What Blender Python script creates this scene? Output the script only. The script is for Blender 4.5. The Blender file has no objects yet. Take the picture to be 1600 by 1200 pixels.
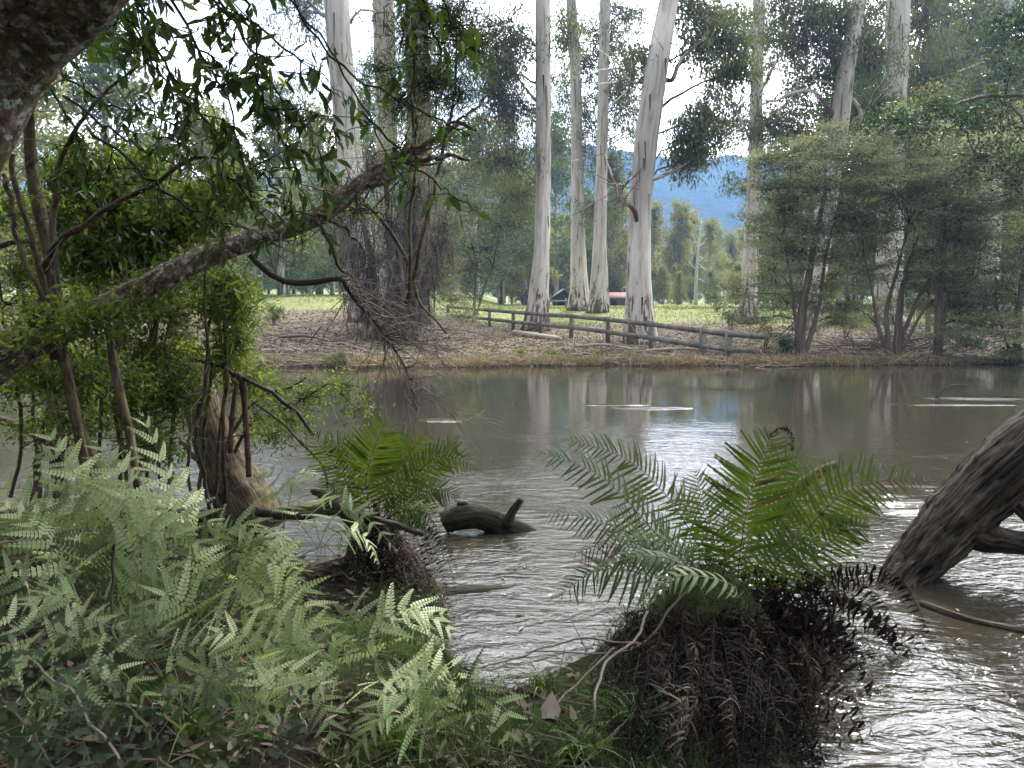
import bpy, math, random
import numpy as np
from math import radians, sin, cos, pi, tan
SC = bpy.context.scene
COL = SC.collection
rng = np.random.default_rng(7)

# ---------------------------------------------------------------- camera geometry
FPX, TILT = 1164.0, radians(5.9)
CAM = np.array([0.0, 0.0, 2.0])
def ray(px, py):
    x = (px - 800) / FPX; y = (600 - py) / FPX
    return np.array([x, cos(TILT) + y * sin(TILT), -sin(TILT) + y * cos(TILT)])
def at(px, py, Y):
    d = ray(px, py); return CAM + d * (Y / d[1])
def on(px, py, z=0.0):
    d = ray(px, py); return CAM + d * ((z - CAM[2]) / d[2])
def A(x): return np.asarray(x, float)
def unit(v):
    v = np.asarray(v, float)
    return v / np.maximum(np.linalg.norm(v, axis=-1, keepdims=True), 1e-9)

# ---------------------------------------------------------------- smooth noise
_ph = np.random.default_rng(3).uniform(0, 6.28, (24, 2)); _dr = np.random.default_rng(4).uniform(0, 6.28, 24)
def wob(x, y, s=1.0, n=8, o=0):
    r = 0
    for i in range(n):
        k = s * (0.6 + 0.22 * i); a = _dr[(i + o) % 24]
        r = r + np.sin((x * cos(a) + y * sin(a)) * k + _ph[(i + o) % 24, 0])
    return r / n

# ---------------------------------------------------------------- geometry collector
class Geo:
    def __init__(s):
        s.V = []; s.Q = []; s.T = []; s.tn = []; s.bk = []; s.n = 0
    def add(s, V, Q=None, T=None, tint=0.5, bk=None):
        V = np.asarray(V, float).reshape(-1, 3); k = len(V)
        s.V.append(V)
        if Q is not None and len(Q): s.Q.append(np.asarray(Q, np.int64).reshape(-1, 4) + s.n)
        if T is not None and len(T): s.T.append(np.asarray(T, np.int64).reshape(-1, 3) + s.n)
        s.tn.append(np.full(k, tint, float) if np.isscalar(tint) else np.asarray(tint, float).ravel())
        s.bk.append(V if bk is None else np.asarray(bk, float).reshape(-1, 3))
        s.n += k
    def build(s, name, mat, parent=None, smooth=False, loc=None):
        V = np.concatenate(s.V)
        off = np.zeros(3)
        if parent is not None: off = A(parent['_o'])
        elif loc is not None: off = A(loc)
        V = V - off
        Q = np.concatenate(s.Q) if s.Q else np.zeros((0, 4), int)
        T = np.concatenate(s.T) if s.T else np.zeros((0, 3), int)
        me = bpy.data.meshes.new(name)
        me.vertices.add(len(V)); me.vertices.foreach_set('co', V.astype(np.float32).ravel())
        nl = Q.size + T.size
        me.loops.add(nl); me.loops.foreach_set('vertex_index', np.concatenate([Q.ravel(), T.ravel()]).astype(np.int32))
        me.polygons.add(len(Q) + len(T))
        st = np.concatenate([np.arange(len(Q)) * 4, Q.size + np.arange(len(T)) * 3]).astype(np.int32)
        me.polygons.foreach_set('loop_start', st)
        if smooth: me.polygons.foreach_set('use_smooth', np.ones(len(st), bool))
        me.update(calc_edges=True)
        a = me.attributes.new('tint', 'FLOAT', 'POINT'); a.data.foreach_set('value', np.concatenate(s.tn).astype(np.float32))
        b = me.attributes.new('bk', 'FLOAT_VECTOR', 'POINT'); b.data.foreach_set('vector', np.concatenate(s.bk).astype(np.float32).ravel())
        me.materials.append(mat)
        o = bpy.data.objects.new(name, me); COL.objects.link(o)
        if parent is not None: o.parent = parent
        elif loc is not None: o.location = loc
        return o

def tag(o, label, cat, group=None, kind=None):
    if label: o['label'] = label
    if cat: o['category'] = cat
    if group: o['group'] = group
    if kind: o['kind'] = kind
    return o
def thing(name, label, cat, loc=(0, 0, 0), group=None):
    o = bpy.data.objects.new(name, None); COL.objects.link(o)
    o.empty_display_size = 0.1
    o.location = [float(v) for v in loc]; o['_o'] = [float(v) for v in loc]
    tag(o, label, cat, group); return o
def structure(o): o['kind'] = 'structure'; return o
def stuff(o, label): o['kind'] = 'stuff'; o['label'] = label; return o

# ---------------------------------------------------------------- tubes and sticks
def tube(g, pts, rad, seg=8, rough=0.0, lob=0.0, tint=0.5, seed=0, cap=True, s0=0.0, flat=1.0):
    P = np.asarray(pts, float); n = len(P)
    R = np.interp(np.linspace(0, 1, n), np.linspace(0, 1, len(rad)), rad) if len(rad) != n else np.asarray(rad, float)
    t = unit(np.gradient(P, axis=0))
    ref = A([0, 0, 1.0]) if abs(t[0][2]) < 0.8 else A([0, 1.0, 0])
    u = unit(np.cross(t[0], ref)); U = [u]
    for i in range(1, n):
        u = u - t[i] * np.dot(u, t[i]); u = u / max(np.linalg.norm(u), 1e-9); U.append(u)
    U = np.array(U); Wv = np.cross(t, U)
    th = np.linspace(0, 2 * pi, seg, endpoint=False)
    S = s0 + np.concatenate([[0], np.cumsum(np.linalg.norm(np.diff(P, axis=0), axis=1))])
    rr = np.random.default_rng(seed + 11)
    k = np.ones((n, seg))
    if lob or rough:
        ph = rr.uniform(0, 6.28, 8)
        TH, SS = np.meshgrid(th, S)
        L = max(S[-1] - s0, 1e-3)
        k += lob * (np.sin(3 * TH + ph[0] + SS * 1.3 / max(R.mean() * 6, .05)) * 0.5 + np.sin(2 * TH + ph[1] - SS * .9 / max(R.mean() * 8, .05)) * 0.5)
        k += rough * (np.sin(5 * TH + ph[2] + SS * 2.3 / (R.mean() * 2.2)) * np.sin(SS / (R.mean() * .9) + ph[3]) + rr.normal(0, .45, (n, seg)))
    rad_ = R[:, None] * k
    V = P[:, None, :] + rad_[..., None] * (np.cos(th)[None, :, None] * U[:, None, :] + np.sin(th)[None, :, None] * Wv[:, None, :] * flat)
    bk = np.stack([np.cos(th)[None, :] * R[:, None], np.sin(th)[None, :] * R[:, None], np.repeat(S[:, None], seg, 1)], -1)
    i = np.arange(n - 1)[:, None]; j = np.arange(seg)[None, :]; j2 = (j + 1) % seg
    Q = np.stack([i * seg + j, i * seg + j2, (i + 1) * seg + j2, (i + 1) * seg + j], -1).reshape(-1, 4)
    V = V.reshape(-1, 3); bk = bk.reshape(-1, 3); T = []
    if cap:
        V = np.vstack([V, P[0] - t[0] * R[0] * .15, P[-1] + t[-1] * R[-1] * .3]); bk = np.vstack([bk, [0, 0, S[0]], [0, 0, S[-1]]])
        c0, c1 = n * seg, n * seg + 1
        jj = np.arange(seg)
        T = np.vstack([np.stack([np.full(seg, c0), (jj + 1) % seg, jj], -1), np.stack([np.full(seg, c1), (n - 1) * seg + jj, (n - 1) * seg + (jj + 1) % seg], -1)])
    g.add(V, Q, T, tint, bk)

def sticks(g, P0, P1, r0, r1, tint=0.5):
    P0 = np.asarray(P0, float).reshape(-1, 3); P1 = np.asarray(P1, float).reshape(-1, 3); n = len(P0)
    if n == 0: return
    r0 = np.broadcast_to(r0, n); r1 = np.broadcast_to(r1, n)
    t = unit(P1 - P0); a = unit(np.cross(t, A([.31, .52, .8]))); b = np.cross(t, a)
    V = np.zeros((n, 6, 3)); bk = np.zeros((n, 6, 3))
    L = np.linalg.norm(P1 - P0, axis=1)
    for k in range(3):
        th = k * 2 * pi / 3; d = cos(th) * a + sin(th) * b
        V[:, k] = P0 + d * r0[:, None]; V[:, 3 + k] = P1 + d * r1[:, None]
        bk[:, 3 + k, 2] = L
    q = A([[0, 1, 4, 3], [1, 2, 5, 4], [2, 0, 3, 5]]).astype(int)
    g.add(V, (np.arange(n)[:, None, None] * 6 + q[None]).reshape(-1, 4), None, tint if np.isscalar(tint) else np.repeat(tint, 6), bk)

def wig(p0, p1, n=8, amp=0.05, sag=0.0, r=None, bow=None):
    r = r or rng
    p0 = A(p0); p1 = A(p1); L = np.linalg.norm(p1 - p0)
    t = np.linspace(0, 1, n)[:, None]
    P = p0 + (p1 - p0) * t
    j = r.normal(0, 1, (n, 3)); j = (j + np.roll(j, 1, 0)) * .5
    P = P + j * amp * L * np.minimum(1, 4 * t) * np.minimum(1, 4 * (1 - t) + .15)
    P[:, 2] += -sag * L * (4 * t * (1 - t))[:, 0]
    if bow is not None: P = P + A(bow) * (4 * t * (1 - t))
    return P
def smooth_path(pts, n=24):
    pts = np.asarray(pts, float); m = len(pts)
    if m < 3: return pts[0] + (pts[-1] - pts[0]) * np.linspace(0, 1, n)[:, None]
    out = []
    for u in np.linspace(0, m - 1, n):
        i = min(int(u), m - 2); f = u - i
        p0 = pts[max(i - 1, 0)]; p1 = pts[i]; p2 = pts[i + 1]; p3 = pts[min(i + 2, m - 1)]
        out.append(.5 * ((2 * p1) + (-p0 + p2) * f + (2 * p0 - 5 * p1 + 4 * p2 - p3) * f * f + (-p0 + 3 * p1 - 3 * p2 + p3) * f ** 3))
    return np.array(out)
def ipath(lst, n=24):           # list of (px, py, depth)
    return smooth_path([at(*p) for p in lst], n)

# ---------------------------------------------------------------- leaf templates (x along, y across, z up)
T_QUAD = (A([[0, 0, 0], [.45, .5, .04], [1, 0, -.05], [.45, -.5, .04]]), A([[0, 1, 2, 3]]).astype(int))
T_LEAF = (A([[0, 0, 0], [.22, .36, .05], [.25, 0, 0], [.22, -.36, .05], [.55, .46, .03], [.58, 0, -.05], [.55, -.46, .03], [.82, .2, -.1], [1, 0, -.22], [.82, -.2, -.1]]),
          A([[0, 2, 1, 1], [0, 3, 2, 2], [1, 2, 5, 4], [2, 3, 6, 5], [4, 5, 8, 7], [5, 6, 9, 8]]).astype(int))
T_BLADE = (A([[0, .5, 0], [0, -.5, 0], [.35, .45, .1], [.35, -.45, .1], [.7, .3, .06], [.7, -.3, .06], [1, 0, -.12]]),
           A([[0, 1, 3, 2], [2, 3, 5, 4], [4, 5, 6, 6]]).astype(int))
def comb(n=12, fwd=.35, wmax=.5, gap=.8):
    V = []; Q = []
    V += [[0, .012, 0], [0, -.012, 0], [1, 0, -.02], [1, 0, -.02]]; Q.append([0, 1, 2, 2])
    for k in range(n):
        x = .04 + .94 * k / n; pr = (1 - ((x) ** 1.6)) * .92 + .08
        if k == 0: pr *= .8
        L = wmax * pr; w = .94 / n * gap * .5
        for s in (1, -1):
            b = len(V)
            V += [[x - w * .6, 0, 0], [x + w, 0, 0], [x + w * .9 + L * fwd * .7, s * L * .62, .03], [x + L * fwd, s * L, .0], [x - w * .8 + L * fwd * .5, s * L * .55, .03]]
            Q += [[b, b + 1, b + 2, b + 4], [b + 4, b + 2, b + 3, b + 3]]
    return A(V), np.array(Q)
T_COMB = comb(12, .3, .135, .9)
T_COMB2 = comb(10, .3, .15, .88)
def serr(n=7):
    V = [[0, 0, 0]]; Q = []
    xs = np.linspace(0.03, 1, n + 1)
    prev = None
    for k in range(n):
        x0, x1 = xs[k], xs[k + 1]; w = .5 * (1 - .75 * (k / n) ** 1.5) * (0.7 if k == 0 else 1)
        b = len(V)
        V += [[x0, 0, 0], [x1, 0, 0], [x1 + .01, w, .03], [x0, w * .62, .02], [x1 + .01, -w, .03], [x0, -w * .62, .02]]
        Q += [[b, b + 1, b + 2, b + 3], [b, b + 5, b + 4, b + 1]]
    return A(V), np.array(Q)
T_SERR = serr(7)

def scatter(g, T, P, D, N, L, Wd, tint=0.5, curl=0.0):
    P = np.asarray(P, float).reshape(-1, 3); n = len(P)
    if n == 0: return
    tv, tq = T
    X = unit(np.broadcast_to(D, (n, 3))); Z = np.broadcast_to(N, (n, 3))
    Y = unit(np.cross(Z, X)); Z = np.cross(X, Y)
    L = np.broadcast_to(L, n)[:, None, None]; Wd = np.broadcast_to(Wd, n)[:, None, None]
    cu = np.broadcast_to(curl, n)[:, None, None]
    V = P[:, None] + X[:, None] * tv[None, :, 0:1] * L + Y[:, None] * tv[None, :, 1:2] * Wd + Z[:, None] * (tv[None, :, 2:3] * Wd - cu * L * tv[None, :, 0:1] ** 2)
    k = len(tv)
    F = (np.arange(n)[:, None, None] * k + tq[None]).reshape(-1, 4)
    tri = F[:, 2] == F[:, 3]
    tt = np.repeat(np.broadcast_to(tint, n), k)
    g.add(V, F[~tri], F[tri][:, :3], tt)

def rdir(n, r=None):
    r = r or rng
    return unit(r.normal(0, 1, (n, 3)))

# ---------------------------------------------------------------- foliage in an ellipsoid made of small clumps on twigs
def blob(g, tw, c, rad, nc, nl, cs, L, W, mode='hang', src=None, tint=(.1, .6), r=None, T=T_QUAD, shell=.5, twr=.01):
    """c centre, rad radii, nc clumps, nl leaves each, cs clump size; tw collector for twigs"""
    r = r or rng
    c = A(c); rad = A(rad)
    d = rdir(nc, r) * (r.uniform(0, 1, (nc, 1)) ** shell)
    cc = c + d * rad
    base = (A(src) if src is not None else c - A([0, 0, rad[2] * .3]))
    ct = tint[0] + (tint[1] - tint[0]) * r.uniform(0, 1, nc)
    mid = base + (cc - base) * r.uniform(.35, .6, (nc, 1)) + r.normal(0, .08, (nc, 3)) * rad
    mid[:, 2] += .08 * rad[2]
    if tw is not None:
        sticks(tw, np.broadcast_to(base, cc.shape) + r.normal(0, .22, cc.shape) * rad, mid, twr * 1.3, twr * .8)
        sticks(tw, mid, cc, twr * .8, twr * .4)
    idx = np.repeat(np.arange(nc), nl); m = len(idx)
    u = r.uniform(0.0, 1, (m, 1)) ** .7
    cs3 = cs * np.array([1, 1, .7 if mode != 'flat' else .2])
    P = cc[idx] + (mid[idx] - cc[idx]) * (1 - u) * .45 + r.normal(0, 1, (m, 3)) * cs3 * .5
    if mode == 'hang':
        D = unit(r.normal(0, .45, (m, 3)) + A([0, 0, -1.0])); N = rdir(m, r)
        P[:, 2] -= cs * .25
    elif mode == 'flat':
        D = unit(unit(cc - base)[idx] * .8 + r.normal(0, .7, (m, 3)) * A([1, 1, .45])); N = unit(A([0, -.5, .7]) + r.normal(0, .6, (m, 3)))
    else:
        D = rdir(m, r); N = rdir(m, r)
    sc = r.uniform(.6, 1.2, m)
    scatter(g, T, P, D, N, L * sc, W * sc, np.clip(ct[idx] + r.normal(0, .12, m), 0, 1))
    return cc

# ---------------------------------------------------------------- materials
def newmat(name):
    m = bpy.data.materials.new(name); m.use_nodes = True
    nt = m.node_tree; nt.nodes.clear(); return m, nt, nt.nodes, nt.links
def ramp(N, stops, interp='LINEAR'):
    c = N.new('ShaderNodeValToRGB'); c.color_ramp.interpolation = interp
    e = c.color_ramp.elements
    while len(e) < len(stops): e.new(0.5)
    for k, (p, col) in enumerate(stops):
        e[k].position = p; e[k].color = (*col, 1) if len(col) == 3 else col
    return c
def leafmat(name, stops, trans=.35, tcol=(1.25, 1.35, .6), rough=.5, spec=.18):
    m, nt, N, Lk = newmat(name)
    a = N.new('ShaderNodeAttribute'); a.attribute_name = 'tint'
    c = ramp(N, stops); Lk.new(a.outputs['Fac'], c.inputs[0])
    p = N.new('ShaderNodeBsdfPrincipled'); p.inputs['Roughness'].default_value = rough
    p.inputs['Specular IOR Level'].default_value = spec
    Lk.new(c.outputs[0], p.inputs['Base Color'])
    t = N.new('ShaderNodeBsdfTranslucent')
    mu = N.new('ShaderNodeMix'); mu.data_type = 'RGBA'; mu.blend_type = 'MULTIPLY'; mu.inputs[0].default_value = 1
    Lk.new(c.outputs[0], mu.inputs[6]); mu.inputs[7].default_value = (*tcol, 1)
    Lk.new(mu.outputs[2], t.inputs['Color'])
    mx = N.new('ShaderNodeMixShader'); mx.inputs[0].default_value = trans
    Lk.new(p.outputs[0], mx.inputs[1]); Lk.new(t.outputs[0], mx.inputs[2])
    o = N.new('ShaderNodeOutputMaterial'); Lk.new(mx.outputs[0], o.inputs[0]); return m
def barkmat(name, stops, scale=(6, 6, .8), bump=.02, rough=.85, lichen=None, basebrown=None, spots=None, nscale=1.0, wood=False, lthr=(.5, .62)):
    m, nt, N, Lk = newmat(name)
    a = N.new('ShaderNodeAttribute'); a.attribute_name = 'bk'
    oi = N.new('ShaderNodeObjectInfo')
    mp = N.new('ShaderNodeMapping'); mp.inputs['Scale'].default_value = scale
    Lk.new(a.outputs['Vector'], mp.inputs[0])
    av = N.new('ShaderNodeVectorMath'); av.operation = 'ADD'
    ml = N.new('ShaderNodeVectorMath'); ml.operation = 'SCALE'; ml.inputs['Scale'].default_value = 13.0
    cv = N.new('ShaderNodeCombineXYZ'); Lk.new(oi.outputs['Random'], cv.inputs[0]); Lk.new(oi.outputs['Random'], cv.inputs[2])
    Lk.new(cv.outputs[0], ml.inputs[0]); Lk.new(mp.outputs[0], av.inputs[0]); Lk.new(ml.outputs[0], av.inputs[1])
    n = N.new('ShaderNodeTexNoise'); n.inputs['Scale'].default_value = nscale; n.inputs['Detail'].default_value = 6; n.inputs['Roughness'].default_value = .62
    n.inputs['Distortion'].default_value = .6
    Lk.new(av.outputs[0], n.inputs['Vector'])
    c = ramp(N, stops); Lk.new(n.outputs[0], c.inputs[0]); col = c.outputs[0]
    def mixin(col, fac_out, newcol):
        mx = N.new('ShaderNodeMix'); mx.data_type = 'RGBA'; Lk.new(fac_out, mx.inputs[0]); Lk.new(col, mx.inputs[6]); mx.inputs[7].default_value = (*newcol, 1)
        return mx.outputs[2]
    hts = [n.outputs[0]]
    if lichen:
        n2 = N.new('ShaderNodeTexNoise'); n2.inputs['Scale'].default_value = lichen[1]; n2.inputs['Detail'].default_value = 7; n2.inputs['Roughness'].default_value = .7
        Lk.new(a.outputs['Vector'], n2.inputs['Vector'])
        r2 = ramp(N, [(lthr[0], (0, 0, 0)), (lthr[1], (1, 1, 1))]); Lk.new(n2.outputs[0], r2.inputs[0]); col = mixin(col, r2.outputs[0], lichen[0])
        if len(lichen) > 2:
            n4 = N.new('ShaderNodeTexNoise'); n4.inputs['Scale'].default_value = lichen[1] * .45; n4.inputs['Detail'].default_value = 6
            mp4 = N.new('ShaderNodeMapping'); mp4.inputs['Location'].default_value = (5, 3, 2); Lk.new(a.outputs['Vector'], mp4.inputs[0]); Lk.new(mp4.outputs[0], n4.inputs['Vector'])
            r4 = ramp(N, [(.54, (0, 0, 0)), (.66, (.8, .8, .8))]); Lk.new(n4.outputs[0], r4.inputs[0]); col = mixin(col, r4.outputs[0], lichen[2])
    if basebrown:
        sx = N.new('ShaderNodeSeparateXYZ'); Lk.new(a.outputs['Vector'], sx.inputs[0])
        mr = N.new('ShaderNodeMapRange'); mr.inputs[1].default_value = 0; mr.inputs[2].default_value = basebrown[1]; mr.inputs[3].default_value = .57; mr.inputs[4].default_value = .18
        Lk.new(sx.outputs[2], mr.inputs[0])
        n3 = N.new('ShaderNodeTexNoise'); n3.inputs['Scale'].default_value = 1.0; n3.inputs['Detail'].default_value = 9; n3.inputs['Roughness'].default_value = .68; n3.inputs['Distortion'].default_value = .8
        mp3 = N.new('ShaderNodeMapping'); mp3.inputs['Scale'].default_value = (3.2, 3.2, .45); Lk.new(a.outputs['Vector'], mp3.inputs[0])
        av3 = N.new('ShaderNodeVectorMath'); av3.operation = 'ADD'; Lk.new(mp3.outputs[0], av3.inputs[0]); Lk.new(ml.outputs[0], av3.inputs[1]); Lk.new(av3.outputs[0], n3.inputs['Vector'])
        lt = N.new('ShaderNodeMath'); lt.operation = 'SUBTRACT'; Lk.new(mr.outputs[0], lt.inputs[0]); Lk.new(n3.outputs[0], lt.inputs[1])
        r3 = ramp(N, [(.0, (0, 0, 0)), (.04, (1, 1, 1))]); Lk.new(lt.outputs[0], r3.inputs[0]); 
        dk = N.new('ShaderNodeMix'); dk.data_type = 'RGBA'; Lk.new(n.outputs[0], dk.inputs[0]); dk.inputs[6].default_value = (*[v * .35 for v in basebrown[0]], 1); dk.inputs[7].default_value = (*[v * 1.5 for v in basebrown[0]], 1)
        mx = N.new('ShaderNodeMix'); mx.data_type = 'RGBA'; Lk.new(r3.outputs[0], mx.inputs[0]); Lk.new(col, mx.inputs[6]); Lk.new(dk.outputs[2], mx.inputs[7]); col = mx.outputs[2]
    b = N.new('ShaderNodeBump'); b.inputs['Distance'].default_value = bump; b.inputs['Strength'].default_value = 1.0
    Lk.new(hts[0], b.inputs['Height'])
    p = N.new('ShaderNodeBsdfPrincipled'); p.inputs['Roughness'].default_value = rough; p.inputs['Specular IOR Level'].default_value = .1
    Lk.new(col, p.inputs['Base Color']); Lk.new(b.outputs[0], p.inputs['Normal'])
    o = N.new('ShaderNodeOutputMaterial'); Lk.new(p.outputs[0], o.inputs[0]); return m
def plainmat(name, col, rough=.8, var=.3, scale=20, bump=.003, spec=.3):
    m, nt, N, Lk = newmat(name)
    tc = N.new('ShaderNodeTexCoord')
    n = N.new('ShaderNodeTexNoise'); n.inputs['Scale'].default_value = scale; n.inputs['Detail'].default_value = 5; Lk.new(tc.outputs['Object'], n.inputs['Vector'])
    c = ramp(N, [(.3, [v * (1 - var) for v in col]), (.7, [min(1, v * (1 + var)) for v in col])]); Lk.new(n.outputs[0], c.inputs[0])
    b = N.new('ShaderNodeBump'); b.inputs['Distance'].default_value = bump; Lk.new(n.outputs[0], b.inputs['Height'])
    p = N.new('ShaderNodeBsdfPrincipled'); p.inputs['Roughness'].default_value = rough; p.inputs['Specular IOR Level'].default_value = spec
    Lk.new(c.outputs[0], p.inputs['Base Color']); Lk.new(b.outputs[0], p.inputs['Normal'])
    o = N.new('ShaderNodeOutputMaterial'); Lk.new(p.outputs[0], o.inputs[0]); return m

M = {}
M['gum_leaf'] = leafmat('gum_leaf', [(0, (.07, .095, .045)), (.5, (.115, .145, .07)), (.8, (.17, .19, .1)), (1, (.2, .16, .08))], .3)
M['tea_leaf'] = leafmat('tea_tree_leaf', [(0, (.075, .085, .05)), (.45, (.15, .165, .1)), (.85, (.3, .32, .2)), (1, (.3, .25, .16))], .42, (1.2, 1.25, .7))
M['dark_leaf'] = leafmat('dark_leaf', [(0, (.022, .045, .022)), (.6, (.045, .075, .03)), (1, (.09, .12, .045))], .3)
M['far_leaf'] = leafmat('far_leaf', [(0, (.11, .115, .035)), (.5, (.2, .19, .06)), (1, (.32, .28, .1))], .42)
M['wattle_leaf'] = leafmat('wattle_leaf', [(0, (.2, .22, .06)), (.6, (.3, .27, .07)), (1, (.42, .36, .08))], .3)
M['near_leaf'] = leafmat('near_leaf', [(0, (.022, .042, .016)), (.6, (.05, .088, .028)), (.9, (.11, .15, .05)), (1, (.4, .34, .05))], .42, (1.35, 1.45, .45), .45, .2)
M['shrub_leaf'] = leafmat('shrub_leaf', [(0, (.045, .068, .02)), (.6, (.11, .15, .04)), (1, (.22, .25, .07))], .45, (1.4, 1.5, .5))
M['fern_green'] = leafmat('fern_green', [(0, (.03, .07, .014)), (.4, (.045, .08, .018)), (.7, (.085, .125, .03)), (.8, (.12, .13, .03)), (.86, (.075, .045, .025)), (1, (.045, .028, .02))], .4, (1.5, 1.4, .35), .5, .12)
M['fern_pale'] = leafmat('fern_pale', [(0, (.04, .065, .022)), (.5, (.22, .28, .12)), (.8, (.46, .51, .29)), (1, (.17, .24, .05))], .28, (1.1, 1.25, .7), .42, .25)
M['fern_dead'] = leafmat('fern_dead', [(0, (.009, .007, .006)), (.6, (.024, .017, .014)), (.9, (.065, .048, .036)), (1, (.18, .14, .1))], .1, (1, .9, .7), .75, .08)
M['litter'] = leafmat('litter_leaf', [(0, (.04, .031, .023)), (.4, (.098, .076, .052)), (.75, (.19, .15, .105)), (1, (.35, .3, .23))], .1, (1, .9, .7), .7, .12)
M['grass'] = leafmat('grass_blade', [(0, (.018, .036, .012)), (.6, (.045, .08, .022)), (.9, (.11, .16, .04)), (1, (.26, .22, .1))], .35, (1.3, 1.4, .5))
M['straw'] = leafmat('straw_blade', [(0, (.12, .11, .05)), (.5, (.24, .19, .1)), (1, (.4, .33, .2))], .3, (1.1, 1, .7))
M['sedge'] = leafmat('sedge_blade', [(0, (.07, .12, .075)), (1, (.15, .22, .13))], .3)
M['gum_bark'] = barkmat('gum_bark', [(.25, (.2, .17, .14)), (.4, (.4, .36, .3)), (.52, (.54, .5, .44)), (.68, (.62, .59, .53)), (.8, (.42, .4, .33))], (5, 5, .5), .02, .75, basebrown=((.13, .092, .07), 8))
M['red_bark'] = barkmat('red_bark', [(.25, (.1, .055, .035)), (.5, (.26, .15, .1)), (.75, (.42, .3, .22))], (6, 6, .5), .03)
M['brown_bark'] = barkmat('brown_bark', [(.3, (.08, .055, .04)), (.5, (.16, .12, .09)), (.7, (.27, .22, .17))], (7, 7, .7), .03)
M['dark_bark'] = barkmat('dark_bark', [(.3, (.02, .017, .014)), (.5, (.05, .042, .034)), (.7, (.1, .085, .07))], (14, 14, 2), .01)
M['mossy_bark'] = barkmat('mossy_bark', [(.34, (.035, .025, .018)), (.5, (.13, .092, .067)), (.7, (.29, .22, .165))], (30, 30, 14), .025, lichen=((.38, .4, .33), 30, (.085, .085, .03)), lthr=(.53, .6))
M['vine_bark'] = barkmat('vine_bark', [(.34, (.022, .016, .012)), (.5, (.08, .058, .043)), (.7, (.19, .15, .115))], (30, 30, 5), .014, lichen=((.14, .13, .05), 14))
M['log_bark'] = barkmat('log_bark', [(.38, (.005, .004, .003)), (.46, (.04, .03, .024)), (.56, (.095, .074, .058)), (.7, (.2, .165, .135))], (24, 24, 2.2), .1, .75, lichen=((.06, .06, .025), 5), lthr=(.56, .66))
M['wet_log'] = barkmat('wet_log', [(.3, (.01, .009, .007)), (.5, (.028, .025, .018)), (.7, (.06, .053, .036))], (26, 26, 3), .03, .7, lichen=((.03, .036, .012), 8))
M['twig'] = barkmat('twig', [(.3, (.07, .055, .045)), (.7, (.2, .165, .14))], (20, 20, 4), .003)
M['pale_twig'] = barkmat('pale_twig', [(.3, (.2, .16, .12)), (.7, (.4, .34, .27))], (20, 20, 4), .003)
M['dark_twig'] = plainmat('dark_twig', (.016, .013, .011), .9, spec=.05)
M['dead_white'] = plainmat('bleached_wood', (.5, .46, .4), scale=4)
M['fence_wood'] = barkmat('fence_wood', [(.3, (.09, .085, .07)), (.5, (.17, .155, .13)), (.7, (.27, .25, .21))], (9, 9, 1.2), .01)
M['soil'] = plainmat('soil', (.009, .007, .005), .95, .6, 5, .04, .04)
M['pipe'] = barkmat('rusty_pipe', [(.3, (.04, .02, .017)), (.5, (.085, .044, .037)), (.7, (.15, .09, .08))], (40, 40, 12), .002, .6)
# ================================================================ CAMERA, LIGHT, SKY
cd = bpy.data.cameras.new('camera'); cam = bpy.data.objects.new('camera', cd); COL.objects.link(cam)
cam.location = CAM; cam.rotation_euler = (radians(90) - TILT, 0, 0)
cd.sensor_width = 36; cd.lens = FPX / 1600 * 36; cd.clip_start = .05; cd.clip_end = 5000
cd.dof.use_dof = True; cd.dof.focus_distance = 6.5; cd.dof.aperture_fstop = 8
SC.camera = cam
SUN_AZ, SUN_EL = radians(28), radians(47)      # azimuth clockwise from +Y (to the right)
sl = bpy.data.lights.new('sun', 'SUN'); sl.energy = 4.8; sl.angle = radians(1.5); sl.color = (1, .95, .86)
so = bpy.data.objects.new('sun', sl); COL.objects.link(so)
so.rotation_euler = (radians(90) - SUN_EL, 0, -SUN_AZ + pi); so.location = (0, 0, 60)
sd = A([sin(SUN_AZ) * cos(SUN_EL), cos(SUN_AZ) * cos(SUN_EL), sin(SUN_EL)])
from mathutils import Vector
so.rotation_euler = Vector(sd).to_track_quat('Z', 'Y').to_euler()
w = bpy.data.worlds.new('World'); SC.world = w; w.use_nodes = True
N = w.node_tree.nodes; Lk = w.node_tree.links; N.clear()
sky = N.new('ShaderNodeTexSky'); sky.sky_type = 'NISHITA'; sky.sun_disc = False
sky.sun_elevation = SUN_EL; sky.sun_rotation = SUN_AZ; sky.air_density = 1.2; sky.dust_density = 1.0
tc = N.new('ShaderNodeTexCoord'); mp = N.new('ShaderNodeMapping'); mp.inputs['Scale'].default_value = (1, 1, 2.2)
mp.inputs['Location'].default_value = (.3, .1, .2)
Lk.new(tc.outputs['Generated'], mp.inputs[0])
nz = N.new('ShaderNodeTexNoise'); nz.inputs['Scale'].default_value = 2.6; nz.inputs['Detail'].default_value = 7; nz.inputs['Roughness'].default_value = .55
Lk.new(mp.outputs[0], nz.inputs['Vector'])
rp = ramp(N, [(.34, (0, 0, 0)), (.55, (1, 1, 1))]); Lk.new(nz.outputs[0], rp.inputs[0])
mx = N.new('ShaderNodeMix'); mx.data_type = 'RGBA'; Lk.new(rp.outputs[0], mx.inputs[0])
cl = ramp(N, [(.45, (13.6, 14, 14.8)), (.75, (17, 17.2, 17.4))]); Lk.new(nz.outputs[0], cl.inputs[0])
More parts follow.
